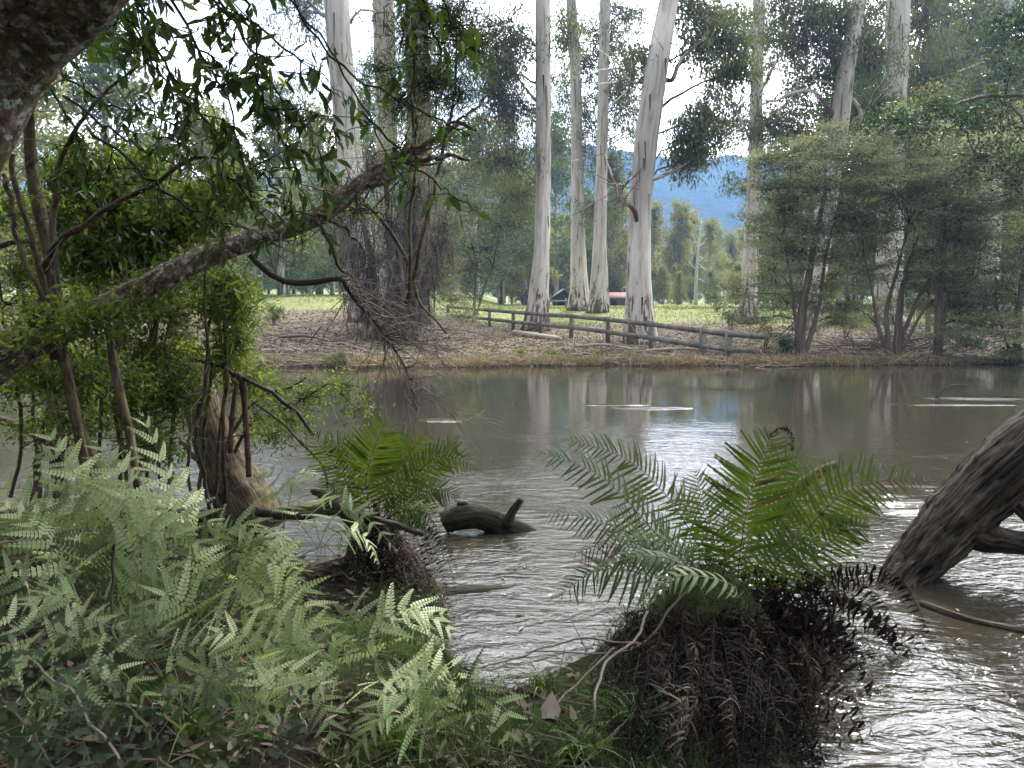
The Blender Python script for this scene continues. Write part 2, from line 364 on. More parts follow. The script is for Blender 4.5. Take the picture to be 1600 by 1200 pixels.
# thin cloud glows brightly towards the sun and is greyer on the other side of the sky
dt = N.new('ShaderNodeVectorMath'); dt.operation = 'DOT_PRODUCT'; Lk.new(tc.outputs['Generated'], dt.inputs[0]); dt.inputs[1].default_value = tuple(float(v) for v in sd)
gl_ = ramp(N, [(0, (.28, .28, .28)), (.5, (.42, .42, .42)), (.78, (2.3, 2.3, 2.3)), (.92, (6, 5.95, 5.9)), (1, (7, 6.9, 6.7))])
mr_ = N.new('ShaderNodeMapRange'); mr_.inputs[1].default_value = -1; mr_.inputs[2].default_value = 1; Lk.new(dt.outputs['Value'], mr_.inputs[0]); Lk.new(mr_.outputs[0], gl_.inputs[0])
glm = N.new('ShaderNodeMix'); glm.data_type = 'RGBA'; glm.blend_type = 'MULTIPLY'; glm.inputs[0].default_value = 1; Lk.new(cl.outputs[0], glm.inputs[6]); Lk.new(gl_.outputs[0], glm.inputs[7])
Lk.new(sky.outputs[0], mx.inputs[6]); Lk.new(glm.outputs[2], mx.inputs[7])
bg = N.new('ShaderNodeBackground'); bg.inputs['Strength'].default_value = .1
Lk.new(mx.outputs[2], bg.inputs[0]); wo = N.new('ShaderNodeOutputWorld'); Lk.new(bg.outputs[0], wo.inputs[0])
SC.view_settings.view_transform = 'Standard'; SC.view_settings.look = 'None'; SC.view_settings.exposure = .4; SC.view_settings.gamma = 1
cy = SC.cycles
cy.max_bounces = 7; cy.diffuse_bounces = 3; cy.glossy_bounces = 3; cy.transmission_bounces = 4; cy.volume_bounces = 0; cy.transparent_max_bounces = 4
cy.caustics_reflective = False; cy.caustics_refractive = False; cy.sample_clamp_indirect = 4; cy.use_adaptive_sampling = True; cy.adaptive_threshold = .02
cy.use_denoising = True

# ================================================================ TERRAIN
def edge_y(x): return 24.9 + .045 * x + .25 * np.sin(x * .5) + .12 * np.sin(x * 1.9 + 1) - 1.1 * np.exp(-((x + 6) / 4.) ** 2) * 0
ZY = [-9, -2.2, -.4, 0, .35, 3, 8, 18, 27, 35, 60, 80, 125, 225, 400, 900]
ZZ = [-.9, -.7, -.25, 0, .08, .1, .28, .66, .95, 1.8, 2.1, 2.35, 2.7, 3.6, 9, 30]
def ground_z(x, y):
    d = np.asarray(y, float) - edge_y(np.asarray(x, float))
    z = np.interp(d, ZY, ZZ)
    k = np.clip(d / 6, 0, 1)
    z = z + k * (.1 * wob(x, y, .25) + .04 * wob(x, y, 1.2, o=5)) + np.clip(d / 1.5, 0, 1) * .035 * wob(x, y, 3.5, o=9)
    # left of the shaggy tree the paddock stands higher; mound under the pair of gums
    z = z + .62 * np.clip(d / 6, 0, 1) * np.clip((-x - 1.5) / 5, 0, 1) * (1 + 1.2 * np.clip((d - 10) / 60, 0, 1))
    return z
NB = A([(-14, 7.2), (-6.5, 6.9), (-4.2, 6.75), (-2.9, 6.6), (-2.3, 6.4), (-1.55, 5.6), (-1.15, 5.25), (-.62, 5.0), (-.42, 4.75), (-.36, 4.2), (-.22, 3.9), (-.12, 3.68), (0, 3.72), (.22, 3.95), (.55, 4.25),
        (.85, 4.6), (1.25, 4.75), (1.55, 4.65), (1.62, 4.3), (1.42, 3.7), (1.3, 3.2), (1.32, 2.6), (1.9, 1.6), (4.5, .4), (9, -2), (9, -14), (-14, -14)])
def nb_sd(x, y):                 # signed distance to the near bank outline, positive inside
    x = np.asarray(x, float); y = np.asarray(y, float); sh = np.broadcast(x, y).shape
    P = np.stack([np.broadcast_to(x, sh).ravel(), np.broadcast_to(y, sh).ravel()], -1)
    best = np.full(len(P), 1e9); ins = np.zeros(len(P), bool); n = len(NB)
    for i in range(n):
        a, b = NB[i], NB[(i + 1) % n]; e = b - a
        t = np.clip(((P - a) @ e) / (e @ e), 0, 1); best = np.minimum(best, np.linalg.norm(P - a - t[:, None] * e, axis=1))
        c = (a[1] > P[:, 1]) != (b[1] > P[:, 1])
        xx = a[0] + (P[:, 1] - a[1]) * (b[0] - a[0]) / ((b[1] - a[1]) if b[1] != a[1] else 1e-9)
        ins ^= c & (P[:, 0] < xx)
    return np.where(ins, best, -best).reshape(sh)
def bank_z(x, y):
    d = nb_sd(x, y)
    z = np.interp(d, [-1.2, -.3, 0, .15, .6, 2, 5, 12], [-.85, -.35, -.02, .1, .22, .38, .5, .8])
    z = z + np.clip(d / .5, 0, 1) * (.05 * wob(x, y, 2.2, o=2) + .02 * wob(x, y, 8, o=7))
    m = np.exp(-(((np.asarray(x) - 1.2) / .34) ** 2 + ((np.asarray(y) - 4.3) / .34) ** 2)); z = z + .30 * m * (d > -.1)
    m = np.exp(-(((np.asarray(x) + 1.0) / .4) ** 2 + ((np.asarray(y) - 5.0) / .3) ** 2)); z = z + .20 * m * (d > -.1)
    return z
def grid(name, xs, ys, zf, mat):
    X, Y = np.meshgrid(xs, ys); Z = zf(X, Y)
    V = np.stack([X, Y, Z], -1).reshape(-1, 3); nx, ny = len(xs), len(ys)
    i = np.arange(ny - 1)[:, None]; j = np.arange(nx - 1)[None]
    Q = np.stack([i * nx + j, i * nx + j + 1, (i + 1) * nx + j + 1, (i + 1) * nx + j], -1).reshape(-1, 4)
    g = Geo(); g.add(V, Q); return g.build(name, mat, None, True)

# --- far ground material: leaf litter near the water, paddock grass beyond
m, nt, N, Lk = newmat('far_ground')
tc = N.new('ShaderNodeTexCoord'); sx = N.new('ShaderNodeSeparateXYZ'); Lk.new(tc.outputs['Object'], sx.inputs[0])
n1 = N.new('ShaderNodeTexNoise'); n1.inputs['Scale'].default_value = 3.5; n1.inputs['Detail'].default_value = 8; n1.inputs['Roughness'].default_value = .7; Lk.new(tc.outputs['Object'], n1.inputs['Vector'])
n2 = N.new('ShaderNodeTexNoise'); n2.inputs['Scale'].default_value = .22; n2.inputs['Detail'].default_value = 5; Lk.new(tc.outputs['Object'], n2.inputs['Vector'])
lit = ramp(N, [(.3, (.055, .043, .029)), (.5, (.145, .115, .08)), (.7, (.27, .22, .16))]); Lk.new(n1.outputs[0], lit.inputs[0])
grs = ramp(N, [(.3, (.13, .145, .055)), (.6, (.21, .225, .085)), (.75, (.3, .285, .14))]); Lk.new(n1.outputs[0], grs.inputs[0])
y0 = N.new('ShaderNodeMapRange'); y0.inputs[1].default_value = 44; y0.inputs[2].default_value = 62; y0.inputs[3].default_value = -.3; y0.inputs[4].default_value = .55; Lk.new(sx.outputs[1], y0.inputs[0])
ad = N.new('ShaderNodeMath'); ad.operation = 'ADD'; Lk.new(y0.outputs[0], ad.inputs[0]); Lk.new(n2.outputs[0], ad.inputs[1])
gr = ramp(N, [(.48, (0, 0, 0)), (.6, (1, 1, 1))]); Lk.new(ad.outputs[0], gr.inputs[0])
mx = N.new('ShaderNodeMix'); mx.data_type = 'RGBA'; Lk.new(gr.outputs[0], mx.inputs[0]); Lk.new(lit.outputs[0], mx.inputs[6]); Lk.new(grs.outputs[0], mx.inputs[7])
wet = N.new('ShaderNodeMapRange'); wet.inputs[1].default_value = .02; wet.inputs[2].default_value = .13; wet.inputs[3].default_value = .3; wet.inputs[4].default_value = 1; Lk.new(sx.outputs[2], wet.inputs[0])
wm = N.new('ShaderNodeMix'); wm.data_type = 'RGBA'; wm.blend_type = 'MULTIPLY'; wm.inputs[0].default_value = 1; Lk.new(mx.outputs[2], wm.inputs[6]); Lk.new(wet.outputs[0], wm.inputs[7]); mx = wm
b = N.new('ShaderNodeBump'); b.inputs['Distance'].default_value = .12; Lk.new(n1.outputs[0], b.inputs['Height'])
p = N.new('ShaderNodeBsdfPrincipled'); p.inputs['Roughness'].default_value = .95; p.inputs['Specular IOR Level'].default_value = .1
Lk.new(mx.outputs[2], p.inputs['Base Color']); Lk.new(b.outputs[0], p.inputs['Normal'])
o = N.new('ShaderNodeOutputMaterial'); Lk.new(p.outputs[0], o.inputs[0]); M['far_ground'] = m
xs = np.concatenate([np.linspace(-700, -60, 40), np.linspace(-58, -30, 30), np.linspace(-29.8, 32, 300), np.linspace(33, 70, 30), np.linspace(74, 700, 40)])
ys = np.concatenate([np.linspace(-60, 14, 20), np.linspace(16, 60, 170), np.linspace(61, 130, 60), np.linspace(134, 800, 60)])
structure(grid('ground', xs, ys, ground_z, M['far_ground']))
# --- near bank
m, nt, N, Lk = newmat('near_soil')
tc = N.new('ShaderNodeTexCoord')
n1 = N.new('ShaderNodeTexNoise'); n1.inputs['Scale'].default_value = 14; n1.inputs['Detail'].default_value = 9; n1.inputs['Roughness'].default_value = .7; Lk.new(tc.outputs['Object'], n1.inputs['Vector'])
n2 = N.new('ShaderNodeTexNoise'); n2.inputs['Scale'].default_value = 1.6; n2.inputs['Detail'].default_value = 5; Lk.new(tc.outputs['Object'], n2.inputs['Vector'])
lit = ramp(N, [(.3, (.006, .005, .004)), (.5, (.018, .013, .01)), (.72, (.055, .04, .03))]); Lk.new(n1.outputs[0], lit.inputs[0])
mos = ramp(N, [(.3, (.012, .02, .006)), (.7, (.04, .065, .02))]); Lk.new(n1.outputs[0], mos.inputs[0])
gr = ramp(N, [(.45, (0, 0, 0)), (.6, (1, 1, 1))]); Lk.new(n2.outputs[0], gr.inputs[0])
mx = N.new('ShaderNodeMix'); mx.data_type = 'RGBA'; Lk.new(gr.outputs[0], mx.inputs[0]); Lk.new(lit.outputs[0], mx.inputs[6]); Lk.new(mos.outputs[0], mx.inputs[7])
b = N.new('ShaderNodeBump'); b.inputs['Distance'].default_value = .04; Lk.new(n1.outputs[0], b.inputs['Height'])
p = N.new('ShaderNodeBsdfPrincipled'); p.inputs['Roughness'].default_value = .95; p.inputs['Specular IOR Level'].default_value = .05
Lk.new(mx.outputs[2], p.inputs['Base Color']); Lk.new(b.outputs[0], p.inputs['Normal'])
o = N.new('ShaderNodeOutputMaterial'); Lk.new(p.outputs[0], o.inputs[0]); M['near_soil'] = m
xs = np.concatenate([np.linspace(-15, -6.2, 30), np.linspace(-6, 3, 190), np.linspace(3.1, 10, 30)])
ys = np.concatenate([np.linspace(-14, 1.2, 30), np.linspace(1.3, 8.4, 150)])
structure(grid('near_bank', xs, ys, bank_z, M['near_soil']))

# --- river
m, nt, N, Lk = newmat('river_water')
tc = N.new('ShaderNodeTexCoord')
def noise(scale, map_scale, detail=2, loc=(0, 0, 0), dist=.3, rot=0.0):
    mpn = N.new('ShaderNodeMapping'); mpn.inputs['Scale'].default_value = map_scale; mpn.inputs['Location'].default_value = loc; mpn.inputs['Rotation'].default_value = (0, 0, rot)
    Lk.new(tc.outputs['Object'], mpn.inputs[0])
    n = N.new('ShaderNodeTexNoise'); n.inputs['Scale'].default_value = scale; n.inputs['Detail'].default_value = detail; n.inputs['Distortion'].default_value = dist
    n.inputs['Roughness'].default_value = .5
    Lk.new(mpn.outputs[0], n.inputs['Vector']); return n
def math(op, a, b_=None, c_=None):
    q = N.new('ShaderNodeMath'); q.operation = op
    for k, v in enumerate((a, b_, c_)):
        if v is None: continue
        if isinstance(v, (int, float)): q.inputs[k].default_value = v
        else: Lk.new(v, q.inputs[k])
    return q.outputs[0]
sx = N.new('ShaderNodeSeparateXYZ'); Lk.new(tc.outputs['Object'], sx.inputs[0])
near = N.new('ShaderNodeMapRange'); near.inputs[1].default_value = 3; near.inputs[2].default_value = 15; near.inputs[3].default_value = 1; near.inputs[4].default_value = 0.06; near.interpolation_type = 'SMOOTHSTEP'
Lk.new(sx.outputs[1], near.inputs[0])
patch = noise(.55, (.6, 1, 1), 3); pr = ramp(N, [(.36, (.3, .3, .3)), (.6, (1, 1, 1))]); Lk.new(patch.outputs[0], pr.inputs[0])
fine = noise(12, (.75, 1.15, 1), 4, dist=1.2, rot=.5); mid = noise(4.2, (.55, 1.2, 1), 3, (3, 1, 0), 1.4, rot=-.35); swell = noise(1.0, (.5, 1.3, 1), 1)
h = math('ADD', math('MULTIPLY', fine.outputs[0], .013), math('MULTIPLY', mid.outputs[0], .03))
amp = math('MULTIPLY', near.outputs[0], pr.outputs[0])
h = math('MULTIPLY', h, amp)
# riffles where sunken branches break the surface
def spot(cx, cy_, rx, ry):
    a = math('DIVIDE', math('SUBTRACT', sx.outputs[0], cx), rx); b_ = math('DIVIDE', math('SUBTRACT', sx.outputs[1], cy_), ry)
    s = math('ADD', math('MULTIPLY', a, a), math('MULTIPLY', b_, b_)); q_ = math('MAXIMUM', math('SUBTRACT', 1.0, s), 0.0); return math('MULTIPLY', q_, q_)
rf = None
for (px, py, rx, ry) in [(1520, 622, 1.6, .5), (1500, 632, 1.5, .35), (1020, 637, .9, .35), (960, 633, .8, .15), (690, 657, .5, .3), (1440, 790, .6, .8)]:
    c = on(px, py); s = spot(float(c[0]), float(c[1]), rx, ry); rf = s if rf is None else math('ADD', rf, s)
rn = noise(2.2, (.22, 2.6, 1), 3, (1, 7, 0), .1)
h = math('ADD', h, math('MULTIPLY', math('MULTIPLY', rn.outputs[0], rf), .16))
bw = N.new('ShaderNodeBump'); bw.inputs['Distance'].default_value = 1.0; bw.inputs['Strength'].default_value = 1.0; Lk.new(h, bw.inputs['Height'])
p = N.new('ShaderNodeBsdfPrincipled'); p.inputs['Roughness'].default_value = .04; p.inputs['IOR'].default_value = 1.5; p.inputs['Specular IOR Level'].default_value = .5
p.inputs['Base Color'].default_value = (.028, .0245, .0165, 1)
Lk.new(bw.outputs[0], p.inputs['Normal'])
o = N.new('ShaderNodeOutputMaterial'); Lk.new(p.outputs[0], o.inputs[0]); M['water'] = m
structure(grid('river', np.linspace(-250, 250, 60), np.linspace(-40, 40, 40), lambda X, Y: X * 0.0, M['water']))
del math
import math

# --- distant hill
m, nt, N, Lk = newmat('hill_forest')
tc = N.new('ShaderNodeTexCoord'); n1 = N.new('ShaderNodeTexNoise'); n1.inputs['Scale'].default_value = .09; n1.inputs['Detail'].default_value = 8; n1.inputs['Roughness'].default_value = .75; Lk.new(tc.outputs['Object'], n1.inputs['Vector'])
c = ramp(N, [(.35, (.012, .03, .02)), (.65, (.05, .085, .05))]); Lk.new(n1.outputs[0], c.inputs[0])
b = N.new('ShaderNodeBump'); b.inputs['Distance'].default_value = 9; Lk.new(n1.outputs[0], b.inputs['Height'])
p = N.new('ShaderNodeBsdfPrincipled'); p.inputs['Roughness'].default_value = 1; p.inputs['Specular IOR Level'].default_value = 0
Lk.new(c.outputs[0], p.inputs['Base Color']); Lk.new(b.outputs[0], p.inputs['Normal'])
o = N.new('ShaderNodeOutputMaterial'); Lk.new(p.outputs[0], o.inputs[0]); M['hill'] = m
def hill_z(x, y):
    r = np.clip((y - 420) / 430, 0, 1); r = r * r * (3 - 2 * r)
    ridge = 148 + 14 * np.sin(x / 130 + .9) + 5 * np.sin(x / 37.) + 10 * wob(x, y, .02)
    rr = np.random.default_rng(5).normal(0, 1.5, np.shape(x))
    return r * ridge + 8 + r * (5 * wob(x, y, .07, o=3) + rr) - 20 * (1 - r)
structure(grid('hills', np.linspace(-900, 900, 360), np.linspace(400, 900, 120), hill_z, M['hill']))

# --- haze
m, nt, N, Lk = newmat('haze_air')
pv = N.new('ShaderNodeVolumePrincipled'); pv.inputs['Color'].default_value = (.32, .55, 1, 1); pv.inputs['Density'].default_value = .00052; pv.inputs['Anisotropy'].default_value = .2
o = N.new('ShaderNodeOutputMaterial'); Lk.new(pv.outputs[0], o.inputs['Volume']); M['haze'] = m
def box_geo(g, x0, x1, y0, y1, z0, z1, tint=.5, bk=None):
    V = A([[x, y, z] for z in (z0, z1) for y in (y0, y1) for x in (x0, x1)])
    g.add(V, [[0, 2, 3, 1], [4, 5, 7, 6], [0, 1, 5, 4], [2, 6, 7, 3], [0, 4, 6, 2], [1, 3, 7, 5]], None, tint, bk)
HAZE = True
if HAZE:
    g = Geo(); box_geo(g, -1000, 1000, -80, 960, -16, 200); hz = g.build('haze', M['haze']); hz['kind'] = 'stuff'; hz['label'] = 'thin blue haze of damp air between the river and the hills'
# ================================================================ FAR BANK
def gum(name, label, path, widths, Y, blobs=(), branches=(), bark='gum_bark', cat='gum tree', leaf='gum_leaf', seg=18, group=None, fork=False, seed=1, lscale=1.0, flare=1.35, dens=1.0):
    """path: (px,py) from base upward; widths in px at those points; blobs (px,py,rx,ry,dy,clumps)"""
    r = np.random.default_rng(seed)
    bx, by = path[0]
    b = at(bx, by, Y); b[2] = min(b[2], ground_z(b[0], b[1])) - .05
    t = thing(name, label, cat, b, group)
    pts = [b] + [at(px, py, Y + .4 * math.sin(k * 1.7)) for k, (px, py) in enumerate(path[1:])]
    wd = [wv * Y / FPX * .5 for wv in widths]
    P = smooth_path(pts, 60)
    R = np.interp(np.linspace(0, 1, 60), np.linspace(0, 1, len(wd)), wd)
    S = np.concatenate([[0], np.cumsum(np.linalg.norm(np.diff(P, axis=0), axis=1))])
    R = R * (1 + (flare - 1) * np.exp(-S / (wd[0] * 1.6)))
    g = Geo(); tube(g, P, R, seg, rough=.025, lob=.05, seed=seed)
    if fork:
        a = b + A([.75, .2, 0]); c = at(path[1][0], path[1][1] - 5, Y)
        tube(g, smooth_path([a, a + A([-.05, 0, 1.4]), c + A([.2, 0, 0])], 14), [.35, .3, .3], 12, rough=.04, lob=.08, seed=seed + 1)
    g.build('trunk', M[bark], t, True)
    # loose bark strips hanging from the trunk
    gs = Geo(); n = 26
    k = r.integers(3, 40, n); th = r.uniform(0, 6.28, n); th = np.where(r.random(n) < .6, r.uniform(2.6, 6.8, n), th)
    rad = R[k] * 1.03
    P0 = P[k] + np.stack([np.cos(th) * rad, np.sin(th) * rad, np.zeros(n)], -1)
    scatter(gs, T_BLADE, P0, A([0, 0, -1.0]) + r.normal(0, .05, (n, 3)), np.stack([np.cos(th), np.sin(th), th * 0], -1), r.uniform(.5, 2.6, n), r.uniform(.03, .09, n), r.uniform(.0, .6, n), -.03)
    gs.build('loose_bark', M['litter'], t)
    for k, (bp, bw) in enumerate(branches):
        g = Geo()
        q = [at(px, py, Y + dy) for px, py, dy in bp]
        pp = smooth_path(q, 22); pp[3:-1] += r.normal(0, .03 * bw * Y / FPX * 2, pp[3:-1].shape)
        tube(g, pp, np.linspace(bw, bw * .3, 22) * Y / FPX * .5, 8, rough=.04, seed=seed + k)
        # side twigs
        n = 16; i = r.integers(5, 22, n); d = unit(rdir(n, r) + A([0, 0, .2])); L = r.uniform(.5, 2.0, n)
        sticks(g, pp[i], pp[i] + d * L[:, None], .03, .012)
        g.build('branch', M['gum_bark' if bark == 'gum_bark' else bark], t, True)
    if blobs:
        gl = Geo(); gw = Geo()
        for (px, py, rx, ry, dy, nc) in blobs:
            c = at(px, py, Y + dy); s = (Y + dy) / FPX
            # limb from the trunk to the blob, rising outwards
            jj = int(np.argmin(np.abs(P[:, 2] - (c[2] - .35 * abs(c[0] - P[min(30, 59), 0]) - .6))))
            src = P[jj]; pp = wig(src, c, 9, .035, -.06, r)
            tube(gw, pp, [max(.05, min(.14, .018 * np.linalg.norm(c - src))), .03], 5)
            rr = A([rx * s, max(rx, ry) * s * .7, ry * s])
            blob(gl, gw, c, rr * 1.32, int(nc * dens * 2.5), 30, .56 * lscale, .27, .075, 'hang', c, (.0, .85), r, shell=.42, twr=.022)
        gw.build('branchwork', M['twig'], t); gl.build('crown', M[leaf], t)
    return t

gum('gum_tree', 'tall pale gum seen between the hanging leaves, leftmost of the big pale trunks', [(572, 500), (556, 330), (545, 230), (533, 100), (526, 0), (520, -160), (512, -420)], [44, 40, 38, 38, 37, 34, 26], 40,
    [(470, 20, 50, 60, 2, 20), (450, -60, 90, 50, 0, 16), (560, -200, 120, 90, 0, 30), (470, 180, 40, 60, 6, 14)], [(((530, 30, 0), (500, 20, 1), (450, -40, 2)), 9), (((533, 60, 0), (560, 18, 0), (590, 20, 1)), 6)], seed=11)
gum('gum_tree', 'pale grey gum with a straight trunk just right of the leftmost one', [(604, 495), (603, 330), (604, 200), (601, 80), (598, -20), (596, -200), (590, -450)], [34, 32, 32, 32, 31, 28, 20], 45,
    [(640, 170, 45, 70, 0, 22), (620, -120, 100, 70, 0, 26), (700, -100, 60, 60, 2, 16), (575, 120, 25, 70, 2, 10)], (), seed=12)
gum('gum_tree', 'brown shaggy gum trunk standing in the thicket on the far bank', [(648, 505), (650, 350), (655, 200), (652, 60), (650, -40), (645, -300)], [42, 38, 36, 35, 33, 24], 41,
    [(690, 120, 50, 80, 0, 26), (650, 40, 40, 60, 3, 16), (700, 220, 45, 50, 2, 16), (720, 20, 60, 50, 2, 20)], (), bark='brown_bark', seed=13)
gum('gum_tree', 'white gum with brown bark peeling off the left of its base, behind the fence', [(838, 511), (846, 400), (848, 300), (849, 160), (848, 0), (846, -160), (838, -420)], [38, 25, 24, 23, 22, 20, 14], 43,
    [(800, 70, 55, 60, 0, 50), (795, 170, 60, 60, 1, 50), (770, 110, 40, 60, 2, 30), (780, 250, 60, 40, 0, 26), (815, 300, 40, 40, 2, 14), (880, 60, 30, 60, 1, 14), (850, -200, 120, 80, 0, 30)],
    [(((848, 170, 0), (815, 130, 1), (790, 90, 1)), 6)], seed=14, flare=1.3)
gum('gum_tree', 'straight slim cream gum, left of the pair rooted on the litter mound', [(905, 476), (903, 380), (902, 260), (899, 120), (893, 0), (889, -160), (880, -400)], [30, 22, 19, 17, 15, 14, 9], 60,
    [(880, 150, 40, 50, 3, 24), (872, 230, 40, 40, 3, 16), (915, 320, 35, 35, 3, 14), (880, 30, 30, 50, 0, 14), (880, -180, 90, 70, 0, 20)], (), seed=15)
gum('gum_tree', 'slim gum with a hollow forked base, right of the pair on the litter mound', [(932, 477), (937, 380), (940, 260), (943, 120), (946, 0), (948, -160), (945, -400)], [26, 20, 18, 16, 15, 13, 9], 58,
    [(945, 60, 60, 60, 3.5, 46), (966, 150, 50, 60, 3, 46), (922, 200, 40, 70, 3, 34), (955, 270, 45, 45, 3, 30), (915, 100, 50, 60, 3.5, 34), (985, 110, 35, 60, 0, 24), (975, 20, 50, 40, 0, 26), (985, 200, 30, 50, 0, 16), (930, 330, 45, 25, 1, 14), (940, -160, 100, 70, 0, 20)],
    [(((942, 180, 0), (965, 130, 0), (985, 90, 0)), 5)], fork=True, seed=16, dens=1.15)
gum('gum_tree', 'big white gum leaning right, the thickest trunk behind the rail fence', [(1000, 532), (998, 430), (1001, 330), (1010, 220), (1027, 100), (1045, 0), (1072, -150), (1098, -420)], [50, 37, 35, 35, 33, 28, 24, 16], 34,
    [(1085, 215, 45, 30, 0, 26), (1075, 245, 40, 25, 1, 14), (1098, 180, 35, 35, 0, 22), (1120, 60, 60, 45, 0, 34), (1090, 20, 50, 35, 1, 24), (1150, 110, 35, 45, 0, 20), (1060, -220, 120, 80, 0, 26), (1000, 90, 25, 25, 0, 8)],
    [(((1030, 120, 0), (1050, 125, -.3), (1066, 90, -.3), (1092, 68, -.2), (1120, 58, 0)), 9), (((996, 345, 0), (990, 328, -.2), (972, 312, -.3), (965, 290, -.3), (976, 290, -.2)), 9),
     (((994, 335, 0), (968, 300, .4), (958, 280, .6), (945, 240, 1)), 6), (((1014, 150, 0), (1006, 130, -.2), (985, 128, 0), (965, 100, .5)), 7), (((1012, 283, 0), (1050, 268, 0), (1080, 250, 0), (1118, 225, .3), (1140, 205, .5)), 7)], seed=17, flare=1.25)
gum('gum_tree', 'slender pale gum rising behind the shrubs just right of the blue hill', [(1169, 490), (1174, 380), (1178, 280), (1182, 150), (1186, 0), (1189, -150), (1190, -400)], [26, 22, 20, 19, 18, 16, 11], 50,
    [(1145, 190, 45, 45, 3, 30), (1130, 120, 45, 50, 2, 26), (1225, 60, 50, 60, 2, 34), (1240, 140, 40, 45, 2, 24), (1160, 60, 60, 50, 4, 34), (1130, 25, 45, 30, 1, 18), (1165, 290, 35, 25, 1, 14), (1190, -200, 110, 70, 0, 24)],
    [(((1185, 150, 0), (1208, 105, 0), (1235, 60, 0), (1258, 20, 0)), 6), (((1185, 205, 0), (1205, 180, .5), (1235, 155, 1), (1262, 90, 1)), 6), (((1180, 240, 0), (1196, 225, 0), (1214, 205, 0)), 6), (((1176, 225, 0), (1150, 175, 0), (1120, 150, 0)), 4)], seed=18)
gum('gum_tree', 'gum with reddish lower trunk and arching pale branches above the dark shrubs', [(1258, 520), (1280, 400), (1300, 260), (1312, 190), (1324, 100), (1343, 0), (1360, -120), (1375, -380)], [34, 30, 30, 28, 25, 22, 18, 12], 44,
    [(1255, 70, 60, 60, 0, 40), (1300, 60, 50, 60, 0, 34), (1240, 215, 70, 40, 2, 40), (1290, 120, 40, 40, 1, 22), (1360, 90, 50, 50, 0, 30), (1365, 170, 45, 45, 1, 28), (1350, 240, 50, 40, 2, 26), (1210, 190, 40, 30, 1, 20), (1280, 20, 60, 40, 1, 34), (1340, 20, 50, 40, 1, 26), (1300, 180, 50, 50, 2, 30), (1230, 10, 60, 40, 0, 22), (1360, -180, 110, 70, 0, 22)],
    [(((1306, 190, 0), (1296, 172, -.4), (1270, 143, -.6), (1235, 146, -.6), (1215, 157, -.6), (1190, 156, -.5)), 8), (((1334, 205, 0), (1345, 175, -.2), (1318, 140, -.4), (1290, 128, -.4), (1268, 122, -.4)), 7),
     (((1314, 170, 0), (1304, 120, .2), (1296, 70, .3), (1302, 30, .3)), 8), (((1322, 120, 0), (1350, 60, 0), (1385, 30, 0)), 7), (((1312, 200, 0), (1345, 180, .1), (1365, 150, .2)), 6)], seed=19, bark='gum_bark')
gum('gum_tree', 'broad grey gum with a dark knot hole high on its trunk', [(1388, 520), (1391, 350), (1394, 230), (1399, 120), (1403, 0), (1408, -150), (1410, -400)], [42, 38, 34, 34, 33, 30, 20], 50,
    [(1445, 40, 40, 60, 0, 26), (1440, 130, 45, 60, 1, 28), (1370, 20, 30, 40, 1, 12), (1470, 200, 60, 50, 2, 34), (1440, -20, 60, 40, 1, 24), (1480, 90, 50, 50, 2, 34), (1425, 180, 40, 40, 2, 20), (1400, -200, 120, 70, 0, 24)], [(((1404, 30, 0), (1425, 5, 0), (1450, -20, 0)), 9), (((1402, 60, 0), (1430, 110, 1), (1470, 120, 2), (1540, 95, 3)), 5)], seed=20)
gum('gum_tree', 'pale gum at the right edge, half hidden behind hazy leaves', [(1540, 500), (1548, 330), (1556, 180), (1564, 80), (1572, 0), (1585, -200)], [32, 30, 27, 26, 25, 18], 60,
    [(1500, 40, 60, 60, 0, 44), (1560, 60, 50, 50, -2, 26), (1490, 120, 60, 50, 0, 40), (1600, 30, 50, 70, 0, 28), (1540, 160, 70, 50, 0, 34), (1600, 150, 50, 70, 0, 30), (1450, -10, 60, 50, 1, 26)],
    [(((1556, 120, 0), (1510, 130, 1), (1470, 133, 1)), 5), (((1558, 110, 0), (1510, 85, 0), (1462, 118, 0)), 5)], seed=21, dens=1.2)
# knot hole on the broad gum
kh = Geo(); c = at(1403, 53, 50); tube(kh, [c + A([0, -.55, 0]), c + A([0, -.9, -.03])], [.22, .2], 10, rough=.1)
kt = [o for o in bpy.data.objects if o.get('label', '').startswith('broad grey gum')][0]
kh.build('knot', M['dark_bark'], kt)

